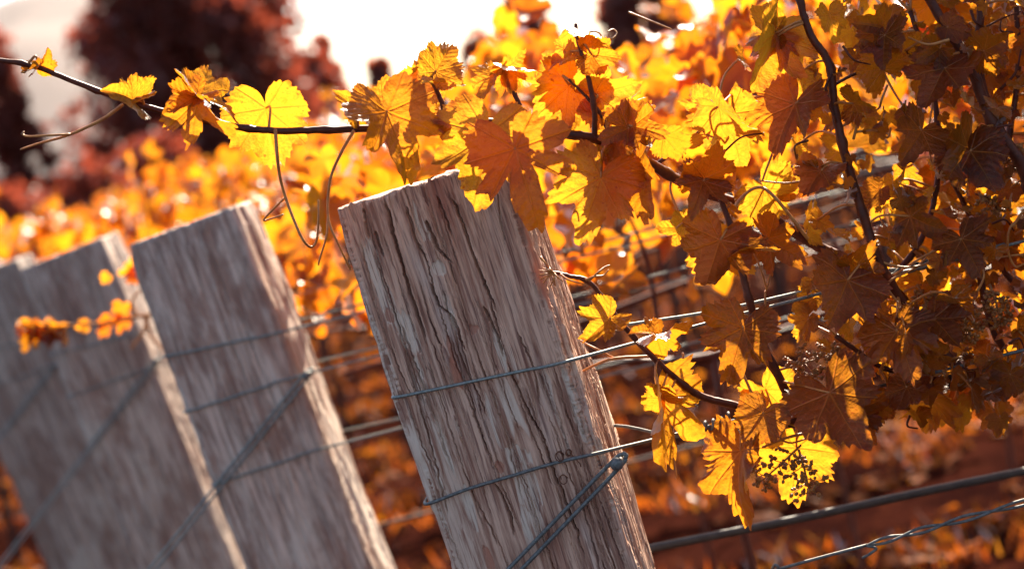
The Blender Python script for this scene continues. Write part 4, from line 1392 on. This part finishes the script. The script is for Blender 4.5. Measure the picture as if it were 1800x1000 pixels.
def tree(name, label, x, yc, d, width, hgt, shape, seed, nleaf, lsize, trunk=True, base_z=0.0, cat='tree'):
    R = random.Random(seed)
    b = px(x, yc, d)
    base = Vector((b.x, b.y, base_z))
    root = empty(name, base, label, cat, 'trees beyond the vineyard')
    V, F = [], []
    th = hgt * (.75 if shape != 'bush' else .5)
    tp = [base + Vector((R.gauss(0, .02) * hgt * f, R.gauss(0, .02) * hgt * f, th * f - .1)) for f in (0, .2, .4, .6, .8, 1)]
    tube(tp, list(np.linspace(hgt * .030, hgt * .006, 6)), 8, V, F)
    limbs = []
    for i in range(11):
        f = R.uniform(.15, .9)
        a = base + Vector((0, 0, th * f))
        an = R.uniform(0, 6.28)
        L = width * .42 * (1 - .55 * f)
        e = a + Vector((math.cos(an) * L, math.sin(an) * L, hgt * R.uniform(.05, .2)))
        tube([a, a.lerp(e, .5) + Vector((0, 0, hgt * .02)), e], [hgt * .010, hgt * .006, hgt * .002], 6, V, F)
    mesh_obj('trunk', V, F, M_TREEBARK, root)
    mats = []
    cl = []
    for i in range(90):
        f = R.uniform(.02, 1)
        if shape == 'cone': w = (1 - f) ** .8 * .5 + .03
        elif shape == 'column': w = .5 * math.sin(min(1, f * .9 + .12) * math.pi) ** .4
        else: w = .5 * math.sqrt(max(.05, 1 - (f * 2 - .85) ** 2 / 1.4))
        an = R.uniform(0, 6.28); rr_ = math.sqrt(R.random()) * w * width
        cl.append((base + Vector((math.cos(an) * rr_, math.sin(an) * rr_, hgt * (.04 + .94 * f))), width * R.uniform(.11, .20) * (1.1 - .5 * f if shape == 'cone' else 1)))
    for i in range(nleaf):
        c, r_ = R.choice(cl)
        v = Vector((R.gauss(0, 1), R.gauss(0, 1), R.gauss(0, 1))).normalized() * r_ * R.uniform(.35, 1.1)
        yd = Vector((R.gauss(0, 1), R.gauss(0, 1), R.gauss(-.4, 1)))
        zd = Vector((R.gauss(0, 1), R.gauss(0, 1), R.gauss(.3, 1)))
        mats.append(leaf_matrix(c + v, yd, zd + Vector((.01, .02, .03)), lsize * R.uniform(.7, 1.3)))
    lf = (np.array([[0, 0, 0], [.42, .45, .05], [0, 1, -.05], [-.42, .45, .05]]), [(0, 1, 2), (0, 2, 3)], [], np.array([[0, 0, 0], [.4, .45, 0], [0, 1, 0], [-.4, .45, 0]]))
    joined_leaves('crown', lf, mats, M_RUSSET if 'russet' in label or 'red conifer' in label or 'faint' in label else M_TREELEAF, root, seed)


def ht(x, y, d):
    """height of the pixel above the ground at depth d"""
    return px(x, y, d).z


# name, label, px x at mid height, depth, width px, top pixel y
TREES = [
    ('broadleaf_tree', 'huge dark maroon tree filling the upper left', 320, 60, 70, 430, -160, 'round', 16000),
    ('broadleaf_tree', 'dark tree cut off by the left edge below the mountain', 8, 200, 66, 120, 62, 'round', 4500),
    ('broadleaf_tree', 'lower reddish tree adjoining the huge dark tree on its right', 530, 180, 78, 170, 105, 'round', 4000),
    ('poplar_tree', 'small faint slim poplar standing against the white sky', 573, 95, 120, 30, 62, 'column', 900),
    ('conifer_tree', 'blurred red conifer rising above the vine tops against the sky', 925, 60, 95, 230, -6, 'cone', 3800),
    ('broadleaf_tree', 'low rounded russet tree between the conifer and the poplar', 852, 105, 100, 100, 68, 'round', 2400),
    ('broadleaf_tree', 'small russet treetop just above the long vine cane', 668, 130, 100, 56, 106, 'round', 1200),
    ('broadleaf_tree', 'russet tree along the top edge above the vines', 1130, 30, 80, 170, -40, 'round', 4000),
    ('broadleaf_tree', 'dim russet tree at the top edge behind the tall cane', 1330, 10, 85, 130, -60, 'round', 3000),
]
for i, (nm, lab, x, yc, d, wpx, ty, shp, nl) in enumerate(TREES):
    w = wpx * d / FPX
    tree(nm, lab, x, yc, d, w, ht(x - (yc - ty) * .25, ty, d), shp, 100 + i, int(nl * 1.8), .33 * d / 80)
for i, (x, d, wpx, yc, ty) in enumerate(((30, 50, 180, 380, 325), (150, 47, 190, 350, 300), (270, 50, 180, 300, 240))):
    lab = ('dark shrub at the foot of the trees by the left edge', 'dark maroon shrub behind the tops of the blurred posts', 'dark shrub under the huge maroon tree')[i]
    tree('shrub', lab, x, yc, d, wpx * d / FPX, max(1.6, ht(x, ty, d)), 'bush', 300 + i, 2500, .2, cat='shrub')

# ------------------------------------------------------------------ air
hz = bpy.data.materials.new('haze_air')
hz.use_nodes = True
hz.node_tree.nodes.clear()
pv = hz.node_tree.nodes.new('ShaderNodeVolumePrincipled')
pv.inputs['Color'].default_value = (.97, .93, .90, 1)
pv.inputs['Density'].default_value = .000007
pv.inputs['Anisotropy'].default_value = .25
ho = hz.node_tree.nodes.new('ShaderNodeOutputMaterial')
hz.node_tree.links.new(pv.outputs[0], ho.inputs['Volume'])
x0, x1, y0, y1, z0, z1 = -6400, 5400, -8, 12500, -25, 960
hv = [(x0, y0, z0), (x1, y0, z0), (x1, y1, z0), (x0, y1, z0), (x0, y0, z1), (x1, y0, z1), (x1, y1, z1), (x0, y1, z1)]
hf = [(0, 3, 2, 1), (4, 5, 6, 7), (0, 1, 5, 4), (1, 2, 6, 5), (2, 3, 7, 6), (3, 0, 4, 7)]
ha = mesh_obj('haze', hv, hf, hz, None, False)
tag(ha, 'pale haze in the air over the whole vineyard', None, None, 'stuff')
